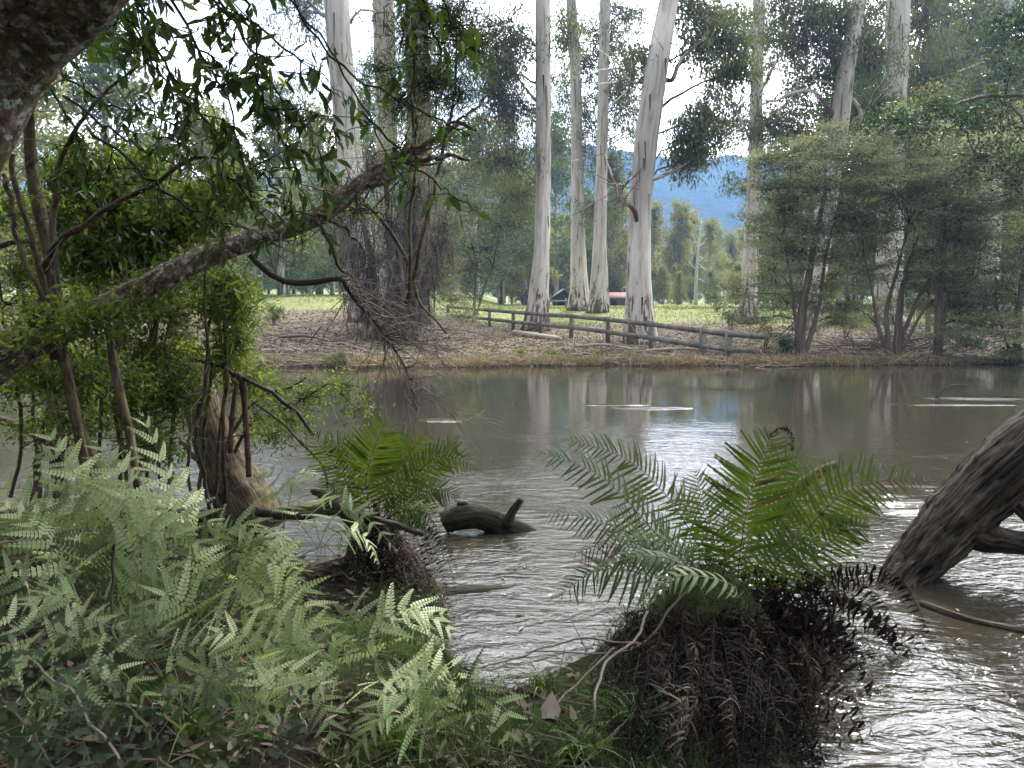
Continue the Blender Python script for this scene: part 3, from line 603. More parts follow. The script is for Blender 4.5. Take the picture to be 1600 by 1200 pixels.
# ---- dark layered shrub trees (tea trees, blackwoods)
def shrub(name, label, cat, stems, Y, blobs, leaf='tea_leaf', bark='brown_bark', mode='flat', L=.12, W=.04, cs=.62, nl=150, seed=1, group=None, tint=(0, .9), twr=.009, dens=1.0, base=None):
    r = np.random.default_rng(seed)
    b = at(*(base or stems[0][0][:2]), Y); b[2] = ground_z(b[0], b[1]) if Y > 15 else bank_z(b[0], b[1])
    t = thing(name, label, cat, b, group); ends = []
    for k, (pp, w0) in enumerate([(s[0:-1], s[-1]) for s in stems]):
        q = [at(px, py, Y + (0 if len(e) == 0 else e[0])) for (px, py, *e) in pp]
        q[0][2] = min(q[0][2], b[2]) - .1
        P = smooth_path(q, 18); P[2:-1] += r.normal(0, .012 * w0 * Y / FPX * 3, P[2:-1].shape)
        g = Geo(); tube(g, P, np.linspace(w0, w0 * .35, 18) * Y / FPX * .5, 8, rough=.05, seed=seed + k); g.build('stem', M[bark], t, True)
        ends.append(P)
    allp = np.concatenate([e[4:] for e in ends]) if ends else None
    gl = Geo(); gw = Geo()
    for (px, py, rx, ry, dy, nc) in blobs:
        c = at(px, py, Y + dy); s = (Y + dy) / FPX
        if allp is not None:
            i = np.argmin(np.linalg.norm(allp - (c - A([0, 0, .8])), axis=1)); src = allp[i]
            if np.linalg.norm(src - c) > .2: tube(gw, wig(src, c, 8, .05, -.04, r), [twr * 2.4, twr], 5)
        rr = A([rx * s, max(rx, ry) * s * .75, ry * s])
        blob(gl, gw, c, rr * 1.12, int(nc * dens * .6), nl, cs, L, W, mode, c, tint, r, shell=.45, twr=twr)
    gw.build('branchwork', M['dark_twig'], t); gl.build('crown', M[leaf], t)
    return t

shrub('tea_tree', 'dark olive tea tree with a reddish stem at the water edge right of the fence', 'tea tree',
      [((1250, 560), (1253, 500), (1262, 440), (1275, 370), (1290, 300), 18), ((1254, 556), (1280, 480), (1290, 400), (1312, 320), 9), ((1249, 556), (1240, 470), (1228, 390), (1222, 320), 7)], 28,
      [(1240, 250, 60, 40, 0, 46), (1290, 290, 80, 45, 0, 70), (1225, 330, 50, 50, 0, 46), (1190, 300, 45, 22, .4, 22), (1330, 340, 60, 50, 0, 60), (1250, 400, 60, 50, .4, 50), (1200, 420, 40, 60, .6, 34), (1320, 420, 50, 40, .6, 34), (1180, 360, 30, 30, .6, 18), (1225, 480, 40, 30, .8, 20), (1300, 220, 50, 30, .6, 26), (1150, 455, 30, 40, 1.5, 16), (1175, 500, 40, 30, 1.2, 16), (1200, 250, 40, 30, .8, 24), (1270, 470, 50, 34, .3, 26), (1310, 500, 40, 34, .6, 22), (1260, 360, 60, 40, 0, 40), (1320, 260, 50, 34, .8, 30), (1215, 530, 30, 22, .4, 14)], seed=31)
shrub('tea_tree', 'wide many stemmed tea tree leaning over a pile of dead branches', 'tea tree',
      [((1400, 556), (1405, 490), (1412, 440), (1430, 380), 14), ((1392, 556), (1385, 490), (1400, 430), (1420, 350), 9), ((1396, 556), (1420, 500), (1450, 440), (1490, 400), 8), ((1390, 556), (1370, 500), (1362, 450), (1350, 400), 7), ((1402, 556), (1440, 490), (1475, 455), 6)], 27.5,
      [(1400, 290, 70, 40, 0, 60), (1460, 330, 70, 40, 0, 60), (1390, 360, 60, 40, 0, 46), (1450, 400, 60, 32, 0, 46), (1500, 370, 50, 40, .3, 40), (1370, 420, 40, 30, .5, 22), (1350, 250, 50, 35, 1, 36), (1500, 440, 40, 30, .5, 26), (1420, 240, 50, 30, 1, 26), (1330, 480, 40, 26, 1, 14), (1420, 200, 60, 34, .8, 40), (1380, 480, 50, 26, 1.6, 24), (1460, 480, 40, 26, 1.4, 24), (1350, 340, 50, 50, .8, 40), (1440, 300, 60, 40, 0, 40)], seed=32)
shrub('tea_tree', 'dense tea tree with one straight dark trunk near the right edge', 'tea tree',
      [((1465, 560), (1467, 500), (1466, 440), (1470, 380), (1480, 300), 15), ((1467, 470), (1490, 440), (1520, 430), 6)], 27,
      [(1500, 280, 70, 45, 0, 50), (1540, 350, 70, 45, 0, 56), (1520, 420, 60, 40, 0, 46), (1480, 240, 50, 30, .6, 30), (1540, 480, 45, 30, .3, 30), (1500, 500, 50, 22, .3, 22), (1500, 340, 60, 50, 0, 50), (1440, 450, 50, 36, .8, 34), (1500, 460, 60, 36, .6, 40), (1470, 420, 50, 30, -.3, 26)], seed=33)
shrub('tea_tree', 'pale green feathery tea tree at the right edge hanging to the water', 'tea tree',
      [((1590, 562), (1590, 500), (1600, 420), (1606, 330), 13), ((1585, 562), (1560, 490), (1555, 430), 6)], 26.5,
      [(1590, 300, 50, 50, 0, 44), (1600, 380, 50, 45, 0, 50), (1580, 450, 50, 40, 0, 46), (1545, 520, 55, 30, -.2, 44), (1500, 530, 40, 20, 0, 20), (1600, 550, 40, 20, -.1, 20), (1600, 510, 40, 26, 0, 24), (1560, 240, 60, 35, .5, 34), (1620, 220, 60, 60, 0, 40)], seed=34, tint=(.2, 1))
shrub('blackwood', 'broad dark green blackwood behind the shrubs at upper right', 'tree',
      [((1470, 545), (1475, 400), (1480, 280), (1500, 180), 22), ((1478, 300), (1530, 230), (1580, 180), 10)], 34,
      [(1480, 190, 60, 45, 0, 44), (1540, 230, 70, 45, 0, 50), (1430, 230, 55, 40, 0, 34), (1590, 200, 60, 60, 0, 44), (1530, 150, 50, 30, 0, 24), (1480, 300, 80, 50, 0, 44), (1570, 320, 60, 60, 0, 40), (1380, 300, 60, 40, 0, 30)], leaf='gum_leaf', mode='rand', L=.14, W=.05, cs=.6, nl=44, seed=35)
# glossy tree reaching in from the right, nearer than the others
shrub('myrtle_tree', 'glossy dark leaved tree reaching in over the water from the right edge', 'tree',
      [((1760, 560), (1720, 380), (1690, 230), (1670, 60), 26), ((1700, 260), (1640, 200), (1560, 150), (1470, 170), (1400, 185), 8), ((1680, 150), (1620, 80), (1570, 50), 7), ((1700, 240), (1600, 190), (1500, 200), 5)], 25.5,
      [(1590, 60, 40, 45, 0, 40), (1560, 30, 25, 30, 0, 14), (1580, 110, 40, 30, 0, 22), (1460, 165, 50, 18, -.3, 30), (1400, 188, 45, 18, -.5, 26), (1510, 185, 40, 30, 0, 26), (1570, 190, 45, 45, 0, 36), (1440, 205, 45, 16, -.3, 18), (1360, 190, 24, 12, -.5, 8), (1590, 260, 35, 40, 0, 26), (1530, 250, 35, 30, 0, 18)], leaf='dark_leaf', mode='rand', L=.15, W=.07, cs=.42, nl=34, seed=36, base=(1760, 560))
# yellow flush on the hidden wattle
shrub('golden_wattle', 'small yellow flowering wattle crown glimpsed above the dark shrubs', 'wattle', [((1450, 520), (1452, 350), (1455, 180), 8)], 42,
      [(1455, 140, 26, 16, 0, 16), (1425, 152, 22, 12, 0, 10), (1380, 225, 26, 14, 0, 8)], leaf='wattle_leaf', mode='rand', L=.16, W=.06, cs=.5, nl=24, seed=37)
# dark spreading pine-like tree left of the fence trees
shrub('dark_wattle', 'dark blue-green layered wattle left of the fence trees', 'wattle', [((740, 500), (742, 460), (745, 420), 6), ((740, 470), (760, 440), (770, 420), 4)], 50,
      [(740, 330, 60, 28, 0, 60), (800, 350, 50, 26, 0, 60), (720, 290, 60, 40, 0, 60), (790, 310, 40, 36, 0, 40), (690, 340, 40, 40, 0, 40), (720, 450, 50, 24, 0, 30), (760, 390, 70, 28, 0, 46), (810, 400, 40, 22, 0, 22), (740, 420, 50, 22, 0, 26), (700, 380, 40, 30, 0, 22), (770, 290, 40, 26, 0, 22), (700, 300, 40, 30, 0, 20)], leaf='gum_leaf', mode='flat', L=.16, W=.05, cs=.75, nl=60, seed=38, tint=(0, .4), bark='twig', dens=1.6)
# low bushes, each its own
def bush(name, label, cat, px, py, Y, w, h, leaf, L, W, nc=30, nl=40, seed=1, tint=(.1, .8)):
    return shrub(name, label, cat, [((px, py), (px, py - h * .5), 3), ((px, py), (px + w * .2, py - h * .5), 2)], Y, [(px, py - h * .5, w * .5, h * .5, 0, nc), (px + w * .18, py - h * .35, w * .34, h * .3, 0, nc // 2)], leaf=leaf, mode='rand', L=L, W=W, cs=.3 * w * Y / FPX * .35 + .1, nl=nl, seed=seed, tint=tint, twr=.01)
bush('wattle_bush', 'rounded yellow-green bush in the paddock left of the hanging branch', 'bush', 385, 462, 60, 50, 46, 'wattle_leaf', .2, .09, 30, 50, 41)
bush('paddock_bush', 'small grey-green bush alone on the paddock slope at left', 'bush', 427, 505, 37, 34, 36, 'gum_leaf', .12, .04, 24, 50, 42)
bush('scrub_bush', 'low dark bush beside the green strip right of the leaning gum', 'bush', 1120, 478, 60, 60, 30, 'gum_leaf', .16, .05, 30, 40, 43)
bush('scrub_bush', 'tangled brown bush where the fence meets the tea tree', 'bush', 1195, 530, 30, 60, 34, 'tea_leaf', .08, .03, 26, 40, 44, (.4, 1))
bush('scrub_bush', 'bright green bush between the tea tree stems', 'bush', 1320, 520, 36, 60, 36, 'far_leaf', .12, .05, 30, 44, 45, (.5, 1))
bush('scrub_bush', 'shadowed green bush below the reddish stem at the water', 'bush', 1225, 556, 27.5, 44, 36, 'dark_leaf', .07, .03, 24, 50, 46)
bush('scrub_bush', 'dark knobbly bush by the fence posts', 'bush', 1140, 508, 33, 30, 22, 'dark_leaf', .1, .04, 16, 40, 47)
bush('bank_weed', 'grey-green weed clump at the far water edge, left of the drooping twigs', 'weed', 530, 575, 25.0, 46, 30, 'gum_leaf', .1, .03, 24, 60, 48, (.3, .9))
bush('bank_weed', 'small green weed below the fallen log', 'weed', 812, 557, 27.5, 26, 12, 'far_leaf', .07, .03, 12, 50, 49, (.1, .7))
bush('bank_weed', 'green weed patch on the bank under the middle of the fence', 'weed', 935, 556, 27.5, 26, 11, 'far_leaf', .07, .03, 12, 50, 50, (.1, .7))
bush('bank_weed', 'flat green weed between the other two under the fence', 'weed', 862, 556, 27.4, 30, 8, 'far_leaf', .07, .03, 12, 50, 51, (.1, .7))

# ---- shaggy twiggy tree on the left bank with drooping bare twigs
r = np.random.default_rng(77)
b = at(600, 530, 31); b[2] = ground_z(b[0], b[1])
t = thing('shaggy_tree', 'shaggy brown tree of many thin stems with bare twigs drooping to the river', 'tree', b)
stems = [((590, 525), (585, 440), (570, 360), (560, 280), 10), ((604, 530), (612, 430), (606, 340), (600, 250), 12), ((615, 528), (640, 440), (648, 350), (640, 250), 12), ((598, 528), (560, 440), (545, 380), (530, 330), 7),
         ((622, 528), (668, 450), (690, 390), (700, 320), 8), ((608, 528), (625, 460), (630, 380), (660, 300), 8), ((570, 528), (575, 440), (550, 370), 6), ((650, 528), (652, 450), (680, 380), 7), ((636, 528), (628, 430), (617, 340), 7)]
SP = []
for k, s in enumerate(stems):
    P = smooth_path([at(x, y, 31 + r.uniform(-.9, .9)) for x, y in s[:-1]], 18); P[0][2] = b[2] - .1
    g = Geo(); tube(g, P, np.linspace(s[-1] * 1.5, s[-1] * .4, 18) * 31 / FPX * .5, 8, rough=.08, seed=k); g.build('stem', M['brown_bark'], t, True); SP.append(P)
allp = np.concatenate([p_[3:] for p_ in SP])
g = Geo()
n = 2600                                        # hanging dead twigs
i = r.integers(0, len(allp), n); P0 = allp[i] + r.normal(0, .35, (n, 3)); d = unit(r.normal(0, .8, (n, 3)) + A([0, -.1, -.55])); L = r.uniform(.4, 1.5, n)
P1 = P0 + d * L[:, None] * .5; P2 = P1 + unit(d + A([0, 0, -.7])) * L[:, None] * .5
sticks(g, P0, P1, .012, .008); sticks(g, P1, P2, .008, .003)
g.build('twigs', M['twig'], t)
g = Geo(); n = 420
i = r.integers(0, len(allp), n); P0 = allp[i] + r.normal(0, .25, (n, 3)); d = unit(r.normal(0, .15, (n, 3)) + A([0, 0, -1]))
scatter(g, T_BLADE, P0, d, rdir(n, r), r.uniform(.4, 1.6, n), r.uniform(.04, .1, n), r.uniform(0, .7, n))
g.build('loose_bark', M['litter'], t)
gl = Geo(); gw = Geo()
for (px, py, rx, ry, nc) in [(560, 330, 60, 40, 60), (640, 300, 60, 45, 80), (600, 250, 70, 36, 50), (690, 350, 50, 40, 50), (530, 400, 40, 30, 24), (660, 430, 60, 40, 56), (710, 460, 36, 30, 26), (590, 400, 70, 40, 44), (725, 490, 30, 22, 16), (640, 200, 60, 40, 36), (690, 260, 50, 40, 36), (560, 460, 50, 30, 24), (640, 480, 60, 26, 30)]:
    blob(gl, gw, at(px, py, 31), A([rx, rx * .8, ry]) * 31 / FPX, nc, 50, .5, .11, .03, 'rand', None, (0, .9), r, shell=.5)
gw.build('branchwork', M['twig'], t); gl.build('crown', M['tea_leaf'], t)
# drooping bare branch that reaches out over the river
g = Geo()
for (path, w0, side) in [([(520, 440, 14), (560, 470, 13.5), (600, 530, 13), (640, 590, 12.5), (690, 625, 12)], 2.2, 70), ([(560, 395, 14), (600, 470, 13.4), (640, 560, 12.8), (660, 640, 12.4)], 1.8, 50), ([(620, 400, 14), (660, 480, 13.6), (700, 590, 13), (780, 650, 12.6)], 1.6, 50)]:
    pass
# ---- pasture fence
FPOST = [(700, 478, 506, 53), (765, 483, 511, 47), (802, 486, 515, 43.5), (845, 489, 521, 40.5), (893, 492, 527, 37.6), (950, 497, 536, 34.4), (1018, 504, 549, 30.8), (1098, 514, 563, 27.9), (1138, 519, 568, 26.8)]
tops = [at(x, yt, Y) for x, yt, yb, Y in FPOST]
t = thing('rail_fence', 'weathered grey two-rail timber fence running down to the river', 'fence', (tops[4][0], tops[4][1], ground_z(tops[4][0], tops[4][1])))
for k, (x, yt, yb, Y) in enumerate(FPOST):
    g = Geo(); p1 = tops[k]; gz = float(ground_z(p1[0], p1[1])) - .3; hw = .1 if k < 7 else .12
    V = A([[p1[0] + sx_ * hw, p1[1] + sy_ * hw, z] for z in (gz, p1[2] + .06) for sy_ in (-1, 1) for sx_ in (-1, 1)])
    g.add(V, [[0, 2, 3, 1], [4, 5, 7, 6], [0, 1, 5, 4], [2, 6, 7, 3], [0, 4, 6, 2], [1, 3, 7, 5]], None, .5, V * A([1, 1, 1]))
    g.build('post', M['fence_wood'], t)
ends = [*tops, at(1202, 524, 26.1)]
for k in range(len(ends) - 1):
    for dz in (-.06, -.62):
        if k == len(ends) - 2 and dz < -.3: q1 = at(1188, 548, 26.3)
        else: q1 = ends[k + 1] + A([0, 0, dz])
        g = Geo(); q0 = ends[k] + A([0, 0, dz]); d = unit(q1 - q0); q0 = q0 - d * .004 * k; n_ = A([0, 0, 1.0]); s_ = unit(np.cross(d, n_)) * (.022 + .0); up = A([0, 0, .1])
        off = s_ * 4.6 * (1 if k % 2 else 1.05)
        V = A([q + off + a_ * s_ + b_ * up for q in (q0, q1) for b_ in (-1, 1) for a_ in (-1, 1)])
        g.add(V, [[0, 1, 3, 2], [4, 6, 7, 5], [0, 4, 5, 1], [2, 3, 7, 6], [0, 2, 6, 4], [1, 5, 7, 3]], None, .5, np.repeat([[0, 0, 0], [.02, .0, 2.5]], 4, 0) + (V - q0) @ np.stack([s_ * 6, up * 3, d * 1], -1))
        g.build('rail', M['fence_wood'], t)

# ---- farm sheds beyond the trees
def shed(name, label, px, py, Y, wpx, hpx, roofcol, dark, depth=6):
    c = at(px, py, Y); c[2] = ground_z(c[0], c[1]); s = Y / FPX; hw = wpx * s / 2; h = hpx * s
    t = thing(name, label, 'shed', c)
    gw_ = Geo(); wall = A([[-hw, 0, -.5], [hw, 0, -.5], [hw, 0, h * .55], [0 if dark else hw, 0, h if dark else h * .55], [-hw, 0, h * .55]])
    F = wall + c; B = wall + A([0, depth, 0]) + c
    V = np.vstack([F, B]); gw_.add(V, [[0, 4, 9, 5], [1, 6, 7, 2], [5, 9, 7, 6]], [[9, 8, 7]] if dark else None)
    if not dark: gw_.add(F[[0, 1, 2, 4]], [[0, 1, 2, 3]])
    else:
        gw_.add(A([[-hw, .0, h * .35], [hw, .0, h * .35], [hw, .0, h * .55], [0, 0, h], [-hw, 0, h * .55]]) + c, [[0, 1, 2, 4]], [[4, 2, 3]])
    gw_.build('wall', M['shed_wall_dark' if dark else 'shed_wall'], t)
    rf = Geo(); e = .3; th = .12
    if dark:
        for sgn in (-1, 1):
            q = A([[0, -e, h + .05], [sgn * (hw + e), -e, h * .5], [sgn * (hw + e), depth + e, h * .5], [0, depth + e, h + .05]]) + c; q2 = q + A([0, 0, th])
            rf.add(np.vstack([q, q2]), [[0, 1, 2, 3], [4, 7, 6, 5], [0, 4, 5, 1], [1, 5, 6, 2], [2, 6, 7, 3], [3, 7, 4, 0]])
    else:
        for sgn, y0_, y1_ in ((1, -e, depth / 2), (-1, depth / 2, depth + e)):
            z0_, z1_ = (h * .5, h) if sgn > 0 else (h, h * .5)
            q = A([[-hw - e, y0_, z0_], [hw + e, y0_, z0_], [hw + e, y1_, z1_], [-hw - e, y1_, z1_]]) + c; q2 = q + A([0, 0, th])
            rf.add(np.vstack([q, q2]), [[0, 3, 2, 1], [4, 5, 6, 7], [0, 1, 5, 4], [1, 2, 6, 5], [2, 3, 7, 6], [3, 0, 4, 7]])
    rf.build('roof', roofcol, t)
    if dark:
        for xx in (-hw * .9, hw * .9): 
            g = Geo(); tube(g, [c + A([xx, .1, -.3]), c + A([xx, .1, h * .55])], [.1, .1], 6); g.build('post', M['fence_wood'], t)
    else:
        g = Geo(); box_geo(g, c[0] - hw * .5, c[0] - hw * .1, c[1] - .06, c[1] - .01, c[2] + .05, c[2] + h * .45); g.build('door', M['shed_wall_dark'], t)
M['shed_wall'] = plainmat('shed_wall', (.16, .12, .1)); M['shed_wall_dark'] = plainmat('shed_wall_dark', (.035, .03, .028)); M['red_roof'] = plainmat('red_roof', (.13, .055, .045), .8); M['grey_roof'] = plainmat('tin_roof', (.16, .155, .15), .8)
shed('open_shed', 'dark open-fronted gabled shed left of the slim gum pair', 881, 470, 88, 26, 24, M['grey_roof'], True)
shed('farm_shed', 'farm shed with a faded red roof left of the leaning gum', 966, 470, 90, 46, 20, M['red_roof'], False, 8)
# pasture fence far away near the shed, at left
t = thing('low_rail_fence', 'low mossy rail barrier beside the open shed', 'fence', at(872, 470, 75))
for k in range(2):
    g = Geo(); q = at(858 + k * 26, 474, 75); z = float(ground_z(q[0], q[1])); tube(g, [A([q[0], q[1], z - .2]), A([q[0], q[1], z + .9])], [.09, .09], 6); g.build('post', M['fence_wood'], t)
g = Geo(); a_ = at(852, 474, 74.85); b_ = at(890, 474, 74.85); z = float(ground_z(a_[0], a_[1])) + .65; tube(g, [A([a_[0], a_[1], z]), A([b_[0], b_[1], z])], [.11, .1], 6); g.build('rail', M['fence_wood'], t)

# fallen logs and debris on the far bank
def log(name, label, cat, pts, rad, mat, stubs=(), seed=1, seg=14, rough=.05, lob=.08, n=26):
    P = smooth_path(pts, n); t = thing(name, label, cat, P[n // 2])
    g = Geo(); tube(g, P, rad, seg, rough, lob, seed=seed); g.build('stem' if 'branch' in name else 'log_body', M[mat], t, True)
    for (sp, sr) in stubs:
        g = Geo(); tube(g, smooth_path(sp, 10), sr, 9, .07, .05, seed=seed + 3); g.build('stub', M[mat], t, True)
    return t
def gp(px, py, lift=0.05):       # a point on the far ground under a pixel
    for Y in np.linspace(24.5, 90, 1400):
        q = at(px, py, Y)
        if q[2] <= ground_z(q[0], q[1]): break
    q[2] = ground_z(q[0], q[1]) + lift; return q
q0, q1 = gp(804, 524, .13), gp(874, 533, .1)
log('fallen_log', 'sawn tan log lying on the far bank below the fence', 'log', [q0, (q0 + q1) / 2, q1], [.17, .15, .13], 'pale_twig', seed=5)
for k, (x0, y0, x1, y1, lab) in enumerate([(1010, 552, 1140, 559, 'long grey dead branch along the far waterline below the fence'), (1340, 540, 1430, 528, 'bleached dead limb across the branch pile'), (1330, 535, 1400, 551, 'dark fallen branch under the leaning tea tree'), (1440, 560, 1540, 545, 'fallen stick by the straight dark trunk'), (900, 545, 990, 552, 'thin fallen branch on the bank under the middle fence posts'), (440, 530, 520, 545, 'fallen branch on the brown bank at left')]):
    q0, q1 = gp(x0, y0, .1), gp(x1, y1, .16 + .1 * (k % 2))
    log('fallen_branch', lab, 'branch', [q0, (q0 + q1) / 2 + A([0, .1, .12]), q1], [.07, .055, .03], 'twig' if k % 2 else 'pale_twig', [((q0 * .4 + q1 * .6, q0 * .35 + q1 * .65 + A([.3, -.2, .5])), [.03, .012])], seed=60 + k)
# pile of dead branches
r = np.random.default_rng(5)
c0 = gp(1400, 552)
t = thing('branch_pile', 'heap of dead grey branches and litter against the tea tree stems', 'branch pile', c0)
g = Geo()
for k in range(150):
    p0 = c0 + A([r.normal(0, 1.6), r.normal(.3, .5), abs(r.normal(.1, .2))]); d = unit(A([r.normal(0, 1), r.normal(0, .4), abs(r.normal(0.05, .3))])); L = r.uniform(.6, 2.2)
    tube(g, wig(p0, p0 + d * L, 5, .05, 0, r), [r.uniform(.012, .04), .006], 4)
g.build('dead_branches', M['twig'], t)

# ---- litter, straw and sticks over the far bank
r = np.random.default_rng(9); n = 60000
x = r.uniform(-17, 27, n); d = r.exponential(8.0, n) + .1; y = edge_y(x) + d
keep = (d < 32); x, y, d = x[keep], y[keep], d[keep]; n = len(x)
g = Geo(); P = np.stack([x, y, ground_z(x, y) + r.uniform(.0, .09, n)], -1)
scatter(g, T_QUAD, P, np.stack([r.normal(0, 1, n), r.normal(0, 1, n), r.normal(0, .35, n)], -1), unit(A([0, 0, 1.0]) + r.normal(0, .5, (n, 3))), r.uniform(.07, .26, n), r.uniform(.025, .07, n), np.clip(r.beta(2, 2, n), 0, 1), .2)
stuff(g.build('leaf_litter', M['litter']), 'brown bark and leaf litter covering the far bank')
g = Geo(); n = 3000; x = r.uniform(-17, 27, n); y = edge_y(x) + r.exponential(5, n); P = np.stack([x, y, ground_z(x, y) + r.uniform(.02, .12, n)], -1)
dd = unit(A([1, .5, .12]) * r.normal(0, 1, (n, 3))); sticks(g, P, P + dd * r.uniform(.3, 1.5, (n, 1)), .016, .006)
stuff(g.build('stick_litter', M['pale_twig']), 'small pale sticks strewn on the far bank')
# straw-coloured dead grass along the edge
n = 16000; x = r.uniform(-18, 20, n); cl_ = wob(x, x * 0, 2.1) + .6 * wob(x, x * 0, 5.3, o=3); y = edge_y(x) + np.abs(r.normal(.25, .55, n)); keep = (cl_ + r.normal(0, .3, n) > -.1) & (x < 14 + r.normal(0, 2, n)); x, y = x[keep], y[keep]; n = len(x)
g = Geo(); P = np.stack([x, y, ground_z(x, y) - .02], -1)
scatter(g, T_BLADE, P, unit(A([0, 0, 1.0]) + r.normal(0, .4, (n, 3))), rdir(n, r), r.uniform(.12, .5, n), .022, r.beta(2, 2, n), .25)
stuff(g.build('dead_grass', M['straw']), 'straw coloured dead grass fringing the far water edge')
# green grass: patches on the bank and the paddock strip
n = 60000; x = r.uniform(-30, 40, n); y = r.uniform(27, 80, n); k_ = wob(x, y, .5, o=4) + np.interp(y, [27, 42, 62], [-.22, -.18, .5]); keep = k_ + r.normal(0, .12, n) > .12; x, y = x[keep], y[keep]; n = len(x)
g = Geo(); P = np.stack([x, y, ground_z(x, y) - .02], -1)
scatter(g, T_BLADE, P, unit(A([0, 0, 1.0]) + r.normal(0, .5, (n, 3))), rdir(n, r), r.uniform(.08, .22, n), .045, r.uniform(.7, 1, n), .3)
stuff(g.build('paddock_grass', M['grass']), 'green grass of the paddock and bank top')

# ---- the wood across the paddock
def proto(seed, h, cw, leafm, conic=False, dead=False):
    r = np.random.default_rng(seed)
    t = thing('gum_tree', None, 'gum tree', (0, 0, -200))
    o_ = A([0, 0, -200])
    g = Geo(); P = wig(o_, o_ + A([r.normal(0, .5), 0, h * .82]), 14, .012, 0, r); tube(g, P, [.34, .12], 8, .05, .05, seed=seed); g.build('trunk', M['gum_bark'], t, True)
    gl = Geo(); gw = Geo(); nb = 22
    for k in range(nb):
        u = (k + .5) / nb
        if conic: z = .06 + .9 * u; rr_ = cw * (1.02 - u) * .8 + .4
        else: z = .14 + .78 * u; rr_ = cw * math.sin(min(1, u * 1.05 + .12) * pi) * .75 + .6
        a = k * 2.4 + r.uniform(-.4, .4); c = o_ + A([cos(a) * rr_ * r.uniform(.3, 1), sin(a) * rr_ * r.uniform(.3, 1), h * z + r.normal(0, .4)])
        src = P[int(min(13, z / .82 * 11))]; tube(gw, wig(src, c, 6, .05, 0, r), [.09, .03], 4)
        blob(gl, None, c, A([1, 1, .75]) * (1.4 + .35 * rr_ * .6), 15, 34, .75, .36, .17, 'rand', c, (k % 4 * .12, .55 + k % 4 * .12), r, shell=.4)
    gw.build('branchwork', M['pale_twig'], t); gl.build('crown', M[leafm], t); return t
protos = [proto(101, 15, 3.8, 'far_leaf'), proto(102, 18, 4.4, 'far_leaf'), proto(103, 13, 4.2, 'gum_leaf'), proto(104, 16, 3.4, 'far_leaf', True), proto(105, 19, 4.8, 'gum_leaf')]
def copy_tree(t):
    c = t.copy(); COL.objects.link(c)
    for ch in t.children:
        d = ch.copy(); COL.objects.link(d); d.parent = c
    return c
r = np.random.default_rng(21); used = set(); spots = []
def put(k, x, y, s, label, group=None, name=None):
    t = protos[k] if k not in used else copy_tree(protos[k]); used.add(k)
    t.location = (x, y, float(ground_z(x, y)) - .2); t.scale = (s, s, s * r.uniform(.9, 1.1)); t.rotation_euler = (0, 0, r.uniform(0, 6.28)); t['label'] = label
    if group: t['group'] = group
    if name: t.name = name
    return t
p_ = at(1062, 478, 120); yt = put(3, p_[0], p_[1], 1.0, 'tall yellow-tinged conical gum in the wood right of the leaning gum')
for (Y0, sp, hmin, hmax) in [(118, 6.8, .8, 1.1), (150, 6.8, 1.05, 1.35), (195, 9, 1.4, 1.8)]:
    x = -Y0 * .74
    while x < Y0 * .74:
        x += sp * r.uniform(.6, 1.4); y = Y0 + r.normal(0, 5)
        px_ = 800 + FPX * x / y
        if abs(px_ - 1062) < 22 and Y0 < 130: continue
        s = r.uniform(hmin, hmax) * (.82 if 940 < px_ < 1230 else 1.0)
        put(int(r.integers(0, 5)), x, y, s, {118: 'gum in the front rank of the wood beyond the paddock', 150: 'gum in the middle of the wood beyond the paddock', 195: 'gum at the back of the wood beyond the paddock'}[Y0], {118: 'front rank of the far wood', 150: 'middle of the far wood', 195: 'back of the far wood'}[Y0])
# mid-distance trees on the right and left behind the tea trees
for k, (px, Y, s, pk, lab) in enumerate([(1250, 72, 1.3, 2, 'round grey-green gum behind the slender pale gum'), (1330, 66, 1.45, 4, 'leafy gum behind the reddish gum'), (1440, 70, 1.7, 1, 'leafy gum behind the broad grey gum'), (1530, 76, 1.9, 4, 'tall hazy gum behind the right hand shrubs'), (1620, 66, 1.7, 1, 'hazy gum just past the right edge trunk'),
      (330, 62, 1.15, 0, 'pale gum crown behind the thicket leaves'), (180, 58, 1.3, 4, 'gum crown behind the upper left leaves'), (60, 66, 1.5, 1, 'gum crown low behind the left thicket'), (450, 84, .72, 2, 'small olive gum at the paddock edge left of the shaggy tree'), (700, 82, .62, 0, 'small olive gum behind the dark layered wattle'), (520, 70, .7, 2, 'olive gum right behind the shaggy tree'), (745, 88, 1.2, 4, 'olive gum rising behind the dark layered wattle'), (820, 96, 1.1, 0, 'olive gum just left of the open shed'), (690, 94, 1.3, 2, 'hazy gum in the gap right of the shaggy tree'), (1215, 84, .95, 0, 'olive gum beside the slender pale gum'), (575, 92, 1.45, 4, 'tall olive gum showing between the leftmost pale trunks'), (500, 96, 1.5, 0, 'tall hazy gum left of the shaggy tree'), (350, 94, 1.4, 4, 'tall hazy gum above the paddock behind the drooping branch'), (868, 108, 1.5, 4, 'tall hazy gum between the white gum and the slim cream gum'), (783, 102, 1.5, 1, 'tall hazy gum just left of the white gum behind the fence'), (960, 112, 1.25, 0, 'tall hazy gum between the slim pair and the leaning gum'), (-60, 55, 1.4, 0, 'gum crown at the far left edge'), (1390, 92, 2.0, 0, 'tall pale gum far behind the broad grey gum'), (1490, 95, 2.3, 2, 'tall pale gum far behind the right hand shrubs'), (1590, 88, 2.2, 0, 'tall pale gum far behind the right edge trunk'), (250, 90, 1.5, 2, 'pale gum far behind the thicket leaves'), (440, 62, 1.0, 4, 'grey-green gum between the thicket and the leftmost pale trunk')]):
    q = at(px, 480, Y); put(pk, q[0], q[1], s, lab)
